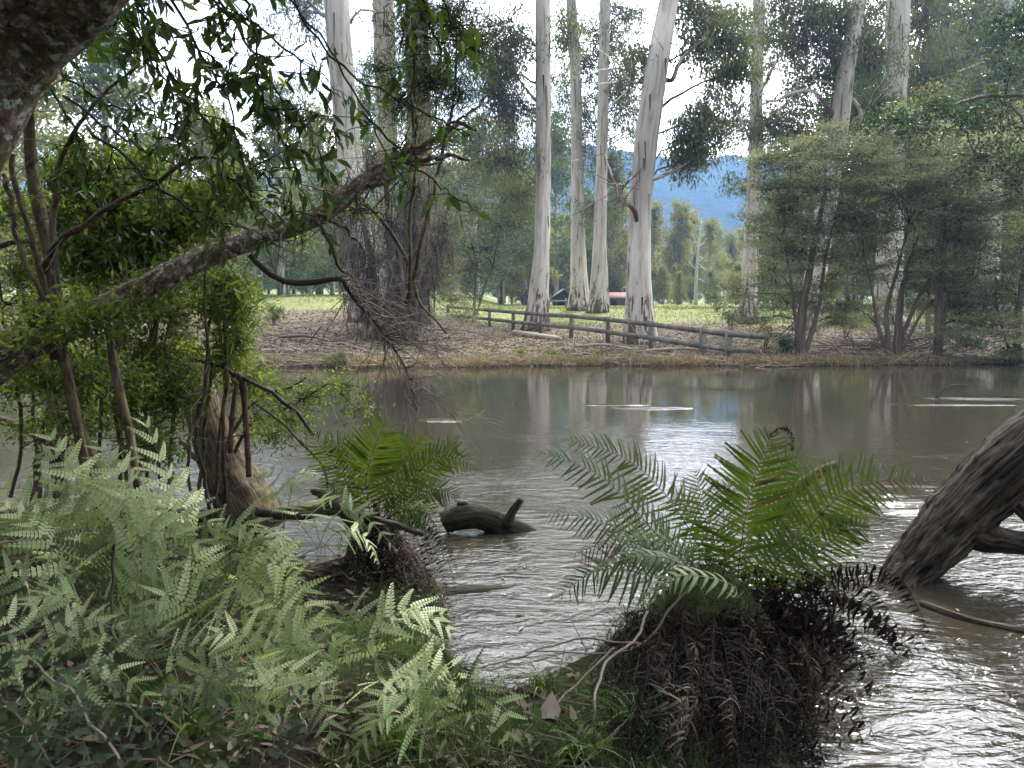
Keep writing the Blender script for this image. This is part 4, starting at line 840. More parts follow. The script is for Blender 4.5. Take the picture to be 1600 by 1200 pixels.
# pale undergrowth trees at paddock edge
for k, (px, Y, s) in enumerate([(1035, 108, .42), (1110, 104, .36), (1085, 110, .4), (960, 112, .4), (870, 112, .45), (780, 108, .45), (730, 112, .5), (480, 105, .5), (410, 110, .55), (1150, 100, .4), (1000, 112, .35), (830, 112, .4), (1060, 100, .3), (1185, 104, .5), (1230, 100, .45), (1290, 96, .5), (1340, 102, .55), (1400, 98, .5), (1450, 100, .55), (1500, 96, .5), (1560, 100, .55), (1610, 98, .5), (690, 108, .5), (640, 104, .5), (590, 110, .55), (540, 106, .5), (360, 104, .55), (300, 108, .6), (240, 104, .55), (920, 116, .5), (800, 118, .5), (1020, 118, .45)]):
    q = at(px, 480, Y); put([0, 2, 4][k % 3], q[0], q[1], s, 'short young gum along the front of the wood beyond the paddock', 'young trees at the paddock edge')
# bleached dead tree
q = at(1087, 470, 104); q[2] = ground_z(q[0], q[1]); t = thing('dead_tree', 'bleached white dead tree with bare limbs beside the yellow-tinged gum', 'dead tree', q)
g = Geo(); P = smooth_path([q, at(1088, 430, 104), at(1092, 380, 104), at(1096, 345, 104)], 14); tube(g, P, [.3, .07], 8, .04); g.build('trunk', M['dead_white'], t, True)
for (i, ex, ey) in [(6, 1106, 395), (7, 1110, 408), (8, 1104, 372), (5, 1076, 408), (9, 1080, 380), (6, 1112, 425), (4, 1104, 440), (8, 1082, 366)]:
    g = Geo(); e = at(ex, ey, 104); pp = wig(P[i], e, 7, .05, .08, r); tube(g, pp, [.1, .03], 5); sticks(g, pp[3:], pp[3:] + rdir(4, r) * .8, .03, .012); g.build('branch', M['dead_white'], t, True)
# ================================================================ NEAR BANK
M['herb_leaf'] = leafmat('herb_leaf', [(0, (.02, .034, .016)), (.6, (.045, .068, .032)), (1, (.1, .13, .07))], .3, (1.3, 1.4, .6))
def px2m(Y): return Y / FPX
def nb_pt(px, py, lift=0.0):     # point on the near bank under a pixel
    d = ray(px, py)
    S = np.linspace(1.2, 9, 900); Q = CAM + d * S[:, None]; hit = Q[:, 2] <= np.maximum(bank_z(Q[:, 0], Q[:, 1]), 0)
    q = Q[np.argmax(hit) if hit.any() else -1].copy(); q[2] += lift; return q
def nstem(t, name, path, wpx, mat, seg=10, rough=.05, lob=.05, seed=1, n=30, jit=.0):
    P = path if isinstance(path, np.ndarray) else ipath(path, n)
    r = np.random.default_rng(seed)
    if jit: 
        j = r.normal(0, jit, P.shape); j = (j + np.roll(j, 1, 0) + np.roll(j, 2, 0)) / 1.7; P = P + j
    Ys = P[:, 1]; wv = np.interp(np.linspace(0, 1, len(P)), np.linspace(0, 1, len(wpx)), wpx) * px2m(Ys) * .5
    g = Geo(); tube(g, P, wv, seg, rough, lob, seed=seed); g.build(name, M[mat], t, True); return P
def near_limb(name, label, cat, path, wpx, mat, twigs=0, seed=1, part='stem', seg=10, subs=(), **k):
    r = np.random.default_rng(seed); p0 = at(*path[0]); t = thing(name, label, cat, p0)
    P = nstem(t, part, path, wpx, mat, seg, seed=seed, **k)
    for (sp, sw) in subs: nstem(t, 'branch', sp, sw, mat, 7, seed=seed + 5, jit=.006)
    if twigs:
        g = Geo(); n = twigs; i = r.integers(len(P) // 3, len(P), n); d = rdir(n, r); L = r.uniform(.1, .35, n)[:, None]
        mid = P[i] + d * L * .5; sticks(g, P[i], mid, .004, .003); sticks(g, mid, mid + unit(d + r.normal(0, .5, (n, 3))) * L * .5, .003, .001)
        g.build('twigs', M['twig'], t)
    return t, P

# big leaning trunk, upper left
t = thing('lichen_tree', 'thick lichen spotted trunk bending across the upper left corner', 'tree', (-2.1, 2.1, .4))
P = nstem(t, 'trunk', smooth_path([A([-2.05, 2.15, .35]), A([-1.95, 2.1, 1.2]), at(-85, 330, 2.25), at(-52, 245, 2.28), at(-22, 175, 2.3), at(2, 100, 2.3), at(48, 30, 2.28), at(112, -40, 2.2), at(230, -170, 2.0), at(420, -420, 1.7)], 60), [90, 84, 80, 86, 96, 122, 142, 150, 140, 110], 'mossy_bark', 28, .05, .1, seed=3)
r = np.random.default_rng(8)
g = Geo()                                           # small knobs and flaking lichen
i = r.integers(8, 45, 900); dd = rdir(900, r); q = P[i] + dd * (.075 + r.uniform(.0, .06, (900, 1)))
scatter(g, T_LEAF, q, dd + rdir(900, r) * .8, dd, r.uniform(.008, .022, 900), r.uniform(.006, .016, 900), r.beta(2, 2, 900), .2)
# unseen canopy added above and behind the camera to shade the near bank
gl = Geo(); gw = Geo()
def sunny(c):                    # keep the gaps through which sun reaches the bracken, the big fern and the thicket
    g1 = c - sd * (c[2] - .7) / sd[2]; g2 = c - sd * (c[2] - 2.2) / sd[2]
    return (-3.2 < g1[0] < -.1 and 2.5 < g1[1] < 4.6) or (.3 < g1[0] < 2.4 and 3.9 < g1[1] < 5.6) or (-4.5 < g2[0] < -.8 and 3.6 < g2[1] < 6.2)
for k in range(36):
    c = A([r.uniform(-4.5, 4.5), r.uniform(-4.5, .8), r.uniform(3.3, 6.2)])
    if np.linalg.norm(c - CAM) < 1.9: c[1] -= 2
    if sunny(c): continue
    tube(gw, wig(P[-1], c, 10, .05, -.05, r), [.05, .02], 6)
    blob(gl, gw, c, [1.3, 1.3, .8], 40, 28, .45, .12, .055, 'rand', c, (0, .8), r, T=T_QUAD)
for k in range(22):
    c = A([r.uniform(-4.5, 2.0), r.uniform(-3.5, 2.6), r.uniform(4.6, 7.0)])
    if k < 7: c = A([r.uniform(-5, -1.6), r.uniform(1.2, 4.2), r.uniform(3.9, 6.0)])
    if sunny(c): continue
    tube(gw, wig(P[-1] if c[0] > -2 else P[40], c, 10, .05, -.05, r), [.05, .02], 6)
    blob(gl, gw, c, [1.1, 1.1, .7], 34, 26, .4, .1, .045, 'rand', c, (0, .8), r, T=T_QUAD)
for k in range(46):
    y_ = r.uniform(2.5, 9); c = A([r.uniform(-4.5, 5.0), y_, 2 + .392 * y_ + r.uniform(1.5, 3.8)])
    if k >= 30: y_ = r.uniform(6.0, 7.5); c = A([r.uniform(-.6, 3.4), y_, 2 + .392 * y_ + r.uniform(1.3, 1.9)])
    if k < 30 and sunny(c): continue
    if k >= 40: y_ = r.uniform(7.2, 8.6); c = A([r.uniform(3.0, 4.6), y_, 2 + .392 * y_ + r.uniform(1.1, 1.6)])
    tube(gw, wig(P[-1], c, 12, .04, -.08, r), [.045, .018], 6)
    blob(gl, gw, c, [1.15, 1.15, .6], 36, 28, .42, .1, .045, 'rand', c, (0, .8), r, T=T_QUAD)
gw.build('branchwork', M['vine_bark'], t); gl.build('crown', M['near_leaf'], t)  # crown leaves added for the shade they cast, nearly all out of view

# mossy limb rising from the left edge to the middle
t, P = near_limb('mossy_limb', 'long moss and lichen covered limb slanting up from the left edge to the middle', 'tree limb',
    [(-120, 640, 3.9), (-20, 565, 3.95), (60, 525, 4.0), (170, 480, 4.1), (250, 437, 4.15), (330, 398, 4.25), (420, 366, 4.35), (500, 335, 4.45), (556, 292, 4.5), (618, 248, 4.6), (672, 226, 4.7)], [86, 76, 58, 44, 38, 36, 33, 30, 26, 20, 12], 'mossy_bark', 260, 21, 'stem', 22, lob=.12, rough=.05,
    subs=[([(610, 250, 4.6), (660, 250, 4.6), (700, 244, 4.6), (735, 252, 4.6)], [11, 4]), ([(625, 245, 4.6), (680, 215, 4.6), (715, 195, 4.6), (745, 205, 4.6)], [12, 5]), ([(560, 290, 4.5), (600, 285, 4.5), (640, 262, 4.5), (690, 255, 4.5)], [9, 3]),
          ([(500, 336, 4.4), (530, 350, 4.4), (560, 380, 4.35), (575, 400, 4.3)], [8, 3]), ([(545, 300, 4.5), (600, 340, 4.4), (630, 360, 4.4)], [5, 2]), ([(640, 240, 4.6), (650, 190, 4.5), (640, 140, 4.5)], [7, 2]), ([(700, 196, 4.6), (740, 170, 4.6), (775, 140, 4.6)], [5, 2])])
# bare drooping branch
t = thing('drooping_branch', 'bare black twiggy branch drooping from the limb down to the river', 'branch', at(395, 405, 4.4))
P = nstem(t, 'stem', [(388, 398, 4.35), (425, 430, 4.4), (470, 443, 4.5), (530, 437, 4.6), (555, 470, 4.7), (600, 520, 4.8), (632, 572, 4.9), (650, 640, 5.0)], [9, 9, 11, 8, 5, 4, 3, 2], 'dark_bark', 8, .05, .03, jit=.008)
g = Geo(); r = np.random.default_rng(31)
for k in range(64):
    i = r.integers(12, 29); p0 = P[i]; e = p0 + A([r.uniform(-.3, .8), r.uniform(-.1, .6), r.uniform(-.8, .1)]) * r.uniform(.3, 1.1)
    q = wig(p0, e, 9, .03, -.1, r); tube(g, q, [.0045, .0016], 4)
    for m_ in range(4):
        j = r.integers(3, 8); dd = unit(e - p0 + r.normal(0, .35, 3)); q2 = wig(q[j], q[j] + dd * r.uniform(.08, .3), 5, .05, 0, r); tube(g, q2, [.0026, .001], 3)
g.build('twigs', M['twig'], t)

# leaning mossy stump
t, P = near_limb('leaning_stump', 'leaning mossy grey stump with furrowed bark behind the ferns', 'tree stump', [(412, 830, 5.7), (385, 790, 5.75), (350, 730, 5.8), (322, 660, 5.85), (302, 590, 5.9), (284, 520, 5.95), (270, 474, 6.0)], [96, 90, 70, 56, 46, 38, 24], 'vine_bark', 0, 22, 'trunk', 24, lob=.1, rough=.035,
    subs=[([(335, 690, 5.75), (310, 720, 5.7), (285, 690, 5.7)], [12, 6])])
# thinner stems and sticks on the left
for lab, nm, path, wv, mt in [
    ('thick brown sapling stem rising straight from the ferns near the left edge', 'sapling', [(165, 800, 4.3), (135, 700, 4.3), (112, 620, 4.3), (92, 500, 4.3), (78, 400, 4.3), (62, 320, 4.3), (48, 240, 4.3), (40, 120, 4.2)], [24, 20, 18, 19, 20, 20, 17, 14], 'vine_bark'),
    ('smooth curved vine stem looping beside the leftmost sapling', 'vine', [(150, 790, 4.0), (118, 660, 4.0), (98, 560, 4.0), (86, 500, 4.0), (66, 420, 4.0), (44, 360, 4.0), (24, 290, 4.0), (18, 240, 4.0)], [16, 15, 13, 11, 10, 9, 8, 7], 'vine_bark'),
    ('thin pale vine running down the left edge', 'vine', [(70, 500, 3.9), (50, 430, 3.9), (30, 380, 3.9), (14, 310, 3.9), (4, 270, 3.9)], [6, 8, 9, 8, 6], 'vine_bark'),
    ('forked dark stem arching out to a bare tip above the limb', 'sapling', [(90, 560, 4.1), (76, 470, 4.1), (76, 410, 4.0), (110, 362, 3.9), (175, 325, 3.9), (232, 292, 3.85), (290, 255, 3.8), (345, 246, 3.8)], [17, 14, 12, 10, 8, 7, 6, 3], 'vine_bark'),
    ('second upright stem forking beside the arching dark stem', 'sapling', [(78, 440, 4.15), (84, 340, 4.15), (88, 270, 4.15), (110, 215, 4.1), (150, 160, 4.1), (215, 100, 4.0)], [13, 10, 9, 7, 5, 3], 'vine_bark'),
    ('grey bent pole with a hooked top standing over the ferns', 'bent_pole', [(222, 790, 3.9), (208, 720, 3.95), (192, 640, 4.0), (178, 560, 4.0), (166, 505, 4.0), (150, 482, 4.0), (132, 474, 4.0), (118, 488, 4.0)], [13, 13, 13, 13, 12, 10, 7, 4], 'vine_bark'),
    ('grey slanting stick crossing behind the bent vine at left', 'stick', [(50, 800, 4.6), (60, 720, 4.6), (78, 640, 4.6), (92, 560, 4.6)], [10, 12, 12, 8], 'vine_bark'),
    ('short mossy post standing in the shallows at left', 'post', [(96, 790, 5.2), (92, 720, 5.2), (90, 650, 5.2), (88, 610, 5.2)], [22, 22, 20, 12], 'vine_bark'),
    ('thin straight dark cane just left of the leaning stump', 'cane', [(332, 810, 5.0), (316, 740, 5.0), (308, 660, 5.0), (325, 570, 5.0), (322, 480, 5.0), (318, 380, 5.1)], [6, 6, 5, 5, 4, 3], 'dark_bark'),
    ('slim brown cane in front of the leaning stump', 'cane', [(300, 800, 4.7), (296, 700, 4.7), (318, 620, 4.7), (328, 540, 4.7)], [5, 5, 4, 2], 'vine_bark'),
    ('tall slim cane behind the grey bent pole', 'cane', [(150, 770, 4.8), (158, 650, 4.8), (150, 500, 4.8), (156, 380, 4.8), (168, 250, 4.8)], [6, 5, 5, 4, 2], 'dark_bark'),
    ('thin cane rising through the fine leaves in the centre of the thicket', 'cane', [(248, 760, 5.2), (240, 620, 5.2), (232, 460, 5.2), (240, 320, 5.2), (250, 180, 5.2)], [6, 5, 5, 4, 2], 'dark_bark'),
    ('black branch lying level over the water at the left edge', 'dead_branch', [(-30, 655, 6.0), (20, 662, 6.0), (70, 690, 5.9), (110, 715, 5.9)], [16, 14, 11, 7], 'dark_bark'),
    ('black branch sloping down from the left edge above the level one', 'dead_branch', [(-30, 560, 6.2), (30, 585, 6.2), (70, 620, 6.1), (105, 660, 6.0)], [10, 9, 8, 5], 'dark_bark'),
    ('thin black branch high on the left edge under the trunk', 'dead_branch', [(-30, 480, 5.5), (30, 472, 5.5), (70, 476, 5.4), (110, 470, 5.4)], [8, 7, 6, 3], 'dark_bark'),
    ('thin bare branch over the limb at the far left', 'dead_branch', [(-30, 400, 5.5), (30, 376, 5.5), (110, 385, 5.4), (210, 362, 5.3), (290, 400, 5.3)], [9, 8, 6, 5, 3], 'dark_bark'),
    ('dark arching cane that passes through the rusty pipe', 'cane', [(300, 560, 5.3), (345, 575, 5.25), (380, 592, 5.2), (425, 615, 5.2), (465, 648, 5.2), (492, 680, 5.2)], [4, 5, 6, 6, 6, 5], 'dark_bark'),
    ('thin dark cane arching from the pipe down to the green fern', 'cane', [(395, 628, 5.1), (430, 655, 5.1), (470, 690, 5.1), (500, 725, 5.1), (512, 760, 5.1)], [3, 4, 4, 4, 3], 'dark_bark')]:
    near_limb(nm, lab, nm.replace('_', ' '), path, wv, mt, 10, abs(hash(lab)) % 97 if False else len(lab) + int(path[0][0]) % 50, jit=.006, part='stem')

# rusty pipe
t = thing('rusty_pipe', 'rusty red steel pipe bent over at the top, standing in the shallows', 'pipe', at(388, 735, 5.2))
nstem(t, 'pipe', [(389, 745, 5.2), (386, 690, 5.2), (382, 630, 5.2), (379, 602, 5.2), (373, 588, 5.2), (365, 590, 5.2), (370, 600, 5.15)], [9, 9, 9, 12, 13, 10, 7], 'pipe', 10, 0.02, 0.02)
nstem(t, 'brace', [(360, 708, 5.15), (362, 660, 5.15), (367, 615, 5.15), (371, 598, 5.15)], [8, 8, 7, 6], 'pipe', 8, .02, .02)
g = Geo(); c = at(363, 653, 5.15); tube(g, [c - A([0, 0, .015]), c + A([0, 0, .015])], [.026, .026], 8); g.build('clamp', M['pipe'], t)

# ---- fine leaved thicket
def thicket(label, Y, stems, blobs, seed, leaf='shrub_leaf', L=.045, W=.014, cs=.16, nl=34, name='thicket_shrub', mode='rand', tint=(0, .9), T=T_QUAD, twr=.004, shell=.5):
    r = np.random.default_rng(seed); b = at(*stems[0][0], Y); b[2] = max(bank_z(b[0], b[1]), -.1)
    t = thing(name, label, 'shrub', b); ends = []
    for k, s in enumerate(stems):
        P = nstem(t, 'stem', [(x, y, Y + r.uniform(-.15, .15)) for x, y in s], [7, 6, 5, 3], 'vine_bark', 6, .05, .03, seed + k, 16, .012); ends.append(P)
    allp = np.concatenate(ends); gl = Geo(); gw = Geo()
    for (px, py, rx, ry, dy, nc) in blobs:
        c = at(px, py, Y + dy); s = px2m(Y + dy); i = np.argmin(np.linalg.norm(allp - c, axis=1))
        tube(gw, wig(allp[i], c, 6, .06, -.03, r), [.006, .004], 4)
        blob(gl, gw, c, A([rx * s, max(rx, ry) * s * .7, ry * s]), int(nc * 1.8), nl, cs, L, W, mode, c, tint, r, T=T, twr=twr, shell=shell)
    gw.build('branchwork', M['vine_bark'], t); gl.build('crown', M[leaf], t); return t
thicket('fine leaved shrub filling the thicket between the bent pole and the stump', 5.0, [[(230, 790), (225, 650), (240, 520), (250, 430)], [(260, 790), (270, 660), (262, 560), (280, 480)], [(200, 790), (190, 650), (200, 520), (195, 420)]],
    [(230, 560, 50, 45, 0, 34), (200, 630, 40, 40, 0, 24), (270, 620, 40, 50, 0, 30), (190, 500, 45, 40, .1, 26), (250, 480, 50, 35, 0, 28), (160, 440, 40, 40, .2, 20), (225, 690, 40, 30, -.1, 18)], 201)
thicket('bright green feathery shrub right of the leaning stump', 5.4, [[(335, 790), (345, 660), (350, 560), (345, 470)], [(310, 780), (322, 640), (330, 520), (360, 440)]],
    [(345, 560, 40, 40, 0, 24), (330, 480, 45, 36, 0, 24), (370, 500, 30, 40, 0, 14), (310, 430, 40, 30, 0, 18), (290, 560, 30, 40, .3, 14), (395, 600, 26, 40, 0, 10), (430, 680, 30, 26, 0, 8)], 202, L=.06, W=.012, mode='rand', tint=(.1, 1))
thicket('leafy shrub high in the thicket under the lichen spotted trunk', 4.8, [[(190, 800), (180, 600), (170, 420), (150, 250)], [(210, 800), (230, 600), (260, 400), (270, 260)]],
    [(120, 270, 50, 45, 0, 26), (180, 330, 55, 40, 0, 32), (250, 360, 50, 36, 0, 30), (130, 400, 46, 40, 0, 24), (210, 410, 50, 30, 0, 24), (300, 330, 50, 36, 0, 26), (350, 300, 40, 30, .1, 16), (220, 270, 46, 36, .2, 18), (90, 340, 36, 50, .1, 18)], 203, L=.06, W=.022)
thicket('yellow-green shrub hugging the saplings at the left edge', 5.6, [[(60, 780), (50, 600), (30, 400), (30, 300)], [(20, 780), (30, 640), (10, 500), (-10, 400)]],
    [(30, 430, 40, 40, 0, 20), (20, 330, 40, 40, 0, 20), (130, 470, 46, 34, 0, 22), (60, 480, 40, 36, 0, 14), (30, 600, 40, 34, 0, 14), (110, 580, 40, 40, .1, 20), (150, 660, 40, 36, .2, 16), (60, 380, 30, 40, 0, 14), (60, 560, 50, 40, 0, 16), (150, 500, 60, 36, -1.7, 16), (230, 460, 50, 26, -1.4, 12), (60, 500, 50, 30, -1.9, 10), (130, 620, 40, 40, 0, 16), (50, 660, 40, 26, .1, 8), (170, 560, 36, 36, 0, 14), (70, 600, 40, 40, -1.3, 10), (140, 590, 40, 40, -1.2, 10), (200, 600, 36, 36, -1.1, 10), (20, 560, 36, 40, -1.3, 8), (240, 700, 36, 26, -.9, 8), (100, 660, 30, 26, -1.2, 6)], 204, L=.05, W=.016)
thicket('sparse leafy sprays trailing over the water beside the pipe', 5.8, [[(330, 790), (380, 680), (440, 640), (520, 600)], [(330, 780), (370, 660), (430, 610), (480, 590)]],
    [(420, 610, 40, 24, 0, 10), (480, 620, 46, 24, 0, 13), (540, 605, 36, 18, 0, 9), (450, 660, 40, 22, 0, 9), (560, 640, 24, 16, 0, 5), (400, 650, 30, 26, 0, 8)], 205, L=.05, W=.014, nl=22)
thicket('narrow leaved shrub with long drooping leaves above the paddock view', 5.2, [[(350, 790), (350, 600), (352, 480), (355, 400)]],
    [(370, 470, 26, 50, 0, 14), (350, 440, 30, 30, 0, 12), (375, 540, 22, 30, 0, 8)], 206, L=.11, W=.016, nl=16, mode='rand', T=T_LEAF, cs=.12)
# pale mossy far-left tangle and twigs in the sky gap
thicket('tangle of fine bare twigs with a few leaves under the middle of the mossy limb', 5.6, [[(500, 340), (520, 400), (560, 450), (600, 500)], [(560, 300), (620, 380), (650, 460), (700, 520)]],
    [(560, 330, 60, 24, 0, 10), (640, 240, 60, 30, 0, 12), (520, 300, 40, 26, 0, 10), (700, 220, 60, 36, 0, 14), (470, 380, 30, 20, 0, 5)], 207, L=.03, W=.012, nl=12, cs=.1)

# ---- hanging broad leaves, upper left
def leafy_branches(name, label, paths, Y, nleaf, L, W, seed, w0=5, side=9, sl=.32, hang=.75, tint=(0, .85)):
    r = np.random.default_rng(seed); b = at(paths[0][0][0], paths[0][0][1], Y)
    t = thing(name, label, 'branch', b); gl = Geo(); gw = Geo()
    for k, pth in enumerate(paths):
        dy = r.uniform(-.3, .3)
        P = ipath([(x, y, Y + dy) for x, y in pth], 26); j = r.normal(0, .01, P.shape); P = P + j
        g = Geo(); tube(g, P, np.linspace(w0, 1.6, 26) * px2m(Y) * .5, 6, .04); g.build('stem', M['dark_bark'], t, True)
        tw = [P[6:]]
        for m_ in range(side):
            i = r.integers(3, 24); d = unit(P[min(i + 1, 25)] - P[i] + r.normal(0, .7, 3) + A([0, 0, -.25])); q = wig(P[i], P[i] + d * sl * r.uniform(.5, 1.2), 7, .04, -.08, r)
            tube(gw, q, [.003, .0012], 4); tw.append(q[1:])
        tp = np.concatenate(tw); n = nleaf; i = r.integers(0, len(tp), n)
        D = unit(r.normal(0, .55, (n, 3)) + A([0, 0, -hang])); s = r.uniform(.55, 1.2, n)
        scatter(gl, T_LEAF, tp[i] + r.normal(0, .006, (n, 3)), D, rdir(n, r) + A([0, -.3, .4]), L * s, W * s * r.uniform(.75, 1.2, n), np.where(r.random(n) > .999, 1, r.uniform(tint[0], tint[1], n)), r.uniform(0, .25, n))
    gw.build('twigs', M['dark_twig'], t); gl.build('leaves', M['near_leaf'], t); return t
leafy_branches('hanging_branch', 'leafy branch hanging in from the top left with dark pointed leaves', [
    [(130, -60), (230, 20), (330, 90), (430, 200), (470, 300)], [(200, -80), (330, 0), (450, 80), (500, 150), (520, 230)], [(150, -40), (220, 60), (270, 160), (300, 260)], [(240, -60), (300, 60), (350, 150), (380, 260), (400, 340)],
    [(300, -60), (380, 60), (440, 150), (480, 200), (500, 260)], [(180, -60), (260, 100), (330, 200), (350, 300)], [(90, -60), (190, 30), (230, 110), (240, 200)], [(320, -80), (390, 20), (400, 120), (420, 190)]], 3.3, 130, .082, .027, 301, side=15)
leafy_branches('hanging_branch', 'long thin branch of sparse leaves crossing in front of the leftmost pale trunks', [
    [(400, -60), (500, 60), (580, 190), (620, 260), (660, 310)], [(420, -60), (520, 90), (610, 150), (700, 195), (740, 225)], [(560, 170), (640, 250), (700, 300), (750, 330)]], 3.6, 26, .085, .032, 302, w0=4, side=6, sl=.2, tint=(.3, .88))
leafy_branches('hanging_branch', 'cluster of bright green leaves at the top centre-left', [[(620, -80), (660, 0), (680, 60), (700, 100)], [(680, -80), (690, -10), (720, 60), (730, 90)], [(600, -80), (640, 30), (655, 80)]], 4.0, 42, .1, .036, 303, side=6, sl=.2, tint=(.4, .9))
leafy_branches('hanging_branch', 'smaller leaves hanging just over the mossy limb at left', [[(100, 150), (200, 220), (300, 270), (380, 320)], [(140, 200), (260, 300), (350, 350), (420, 380)], [(330, 200), (400, 260), (450, 320), (480, 340)], [(60, 100), (120, 210), (140, 300), (160, 350)], [(60, 80), (160, 160), (240, 180), (330, 220)]], 3.9, 130, .07, .024, 304, side=15)
# needle leaved wattle, top centre-left
thicket('needle leaved wattle sprays at the top left of centre', 5.4, [[(640, 480), (640, 330), (645, 200), (650, 60)], [(640, 470), (670, 330), (700, 200), (720, 60)]],
    [(640, 60, 40, 50, 0, 20), (700, 40, 50, 50, 0, 26), (740, 70, 36, 40, 0, 18), (670, 130, 50, 36, 0, 22), (630, 160, 36, 40, 0, 18), (720, 150, 34, 30, 0, 12), (690, -40, 70, 40, 0, 20), (590, 110, 26, 40, 0, 8)], 208, leaf='dark_leaf', L=.085, W=.007, nl=26, cs=.16, mode='rand', tint=(.1, 1))

# ---- fronds
def frond(t, path, plen, npair, T, nrm, tint=.4, u0=.14, dead=1.1, W=.2, fwd=.35, droop=.12, seed=1, name='frond', mat='fern_green', rw=.0028, prof='lance', tw=.0, stipe='dark_twig', spread=.07, lean=.0):
    r = np.random.default_rng(seed); P = path if isinstance(path, np.ndarray) else ipath(path, 30)
    tg = unit(np.gradient(P, axis=0)); n_ = unit(np.broadcast_to(A(nrm), P.shape)); S = unit(np.cross(tg, n_)); Nn = np.cross(S, tg)
    g = Geo(); u = u0 + (1 - u0) * (np.linspace(0, 1, npair) ** .92) * .985
    x = u * 29; i = np.minimum(x.astype(int), 28); f = (x - i)[:, None]
    lerp = lambda Q: Q[i] * (1 - f) + Q[i + 1] * f
    C0, TT, SS, NN = lerp(P), lerp(tg), lerp(S), lerp(Nn)
    v = (u - u0) / (1 - u0)
    pr = {'lance': np.sin(np.clip(v * .93 + .1, 0, 1) * pi) ** .6 * (1 - .35 * v) + .05, 'tri': (1 - v) ** .68 * np.minimum(1, .75 + v * 2) + .04}[prof]
    for s in (1, -1):
        a = fwd + .55 * v ** 2 + r.normal(0, spread, npair)
        D = SS * s * np.cos(a)[:, None] + TT * np.sin(a)[:, None] - NN * (lean + r.normal(0, .06, npair))[:, None]
        L = plen * pr * r.uniform(.8, 1.1, npair); dd = v > dead - r.uniform(0, .12, npair)
        L = np.where(r.random(npair) < .06, L * r.uniform(.3, .7, npair), L); L = np.where(dd, L * .7, L); tt = np.clip(tint + r.normal(0, .09, npair), 0, .78 if mat == 'fern_green' else .95); tt = np.where(dd | (r.random(npair) < .02), r.uniform(.84, 1, npair) if mat == 'fern_green' else tt, tt)
        Wd = (L * W if T is not T_COMB and T is not T_COMB2 else L) ; cu = droop + r.uniform(0, .1, npair) + np.where(dd, .5, 0)
        keep = r.random(npair) > .03
        scatter(g, T, C0[keep], (D + rdir(npair, r) * tw)[keep], NN[keep] + r.normal(0, .12, (keep.sum(), 3)), L[keep], Wd[keep], tt[keep], cu[keep])
    tube(g, P, [rw * 1.4, rw, rw * .4], 5, tint=.97 if mat == 'fern_green' else (.1 if mat == 'fern_dead' else .35))
    return g.build(name, M[mat], t)
def dead_skirt(t, c, n, R, drop, seed, mat='fern_dead', plen=.09, out=A([0, 0, 0.0]), name='dead_frond', lo=.5):
    r = np.random.default_rng(seed)
    for k in range(n):
        a = r.uniform(0, 2 * pi); o_ = A([cos(a), sin(a), 0]) * R * r.uniform(.4, 1) + out * r.uniform(.2, 1.2)
        p0 = c + A([cos(a), sin(a), 0]) * .08; up = r.uniform(.02, .2)
        P = smooth_path([p0, p0 + o_ * .5 + A([0, 0, up]), p0 + o_ * .9 + A([0, 0, -.3 * drop * r.uniform(lo, 1)]), p0 + o_ * 1.02 + A([0, 0, -drop * r.uniform(lo, 1)])], 30)
        frond(t, P, plen * r.uniform(.7, 1.2), 24, T_QUAD if k % 2 else T_LEAF, A([0, 0, 1.0]) + r.normal(0, .3, 3), r.uniform(.0, .9), .1, 2, .24, .2, .9, seed + k, name, mat, .002, tw=.5, lean=.6)

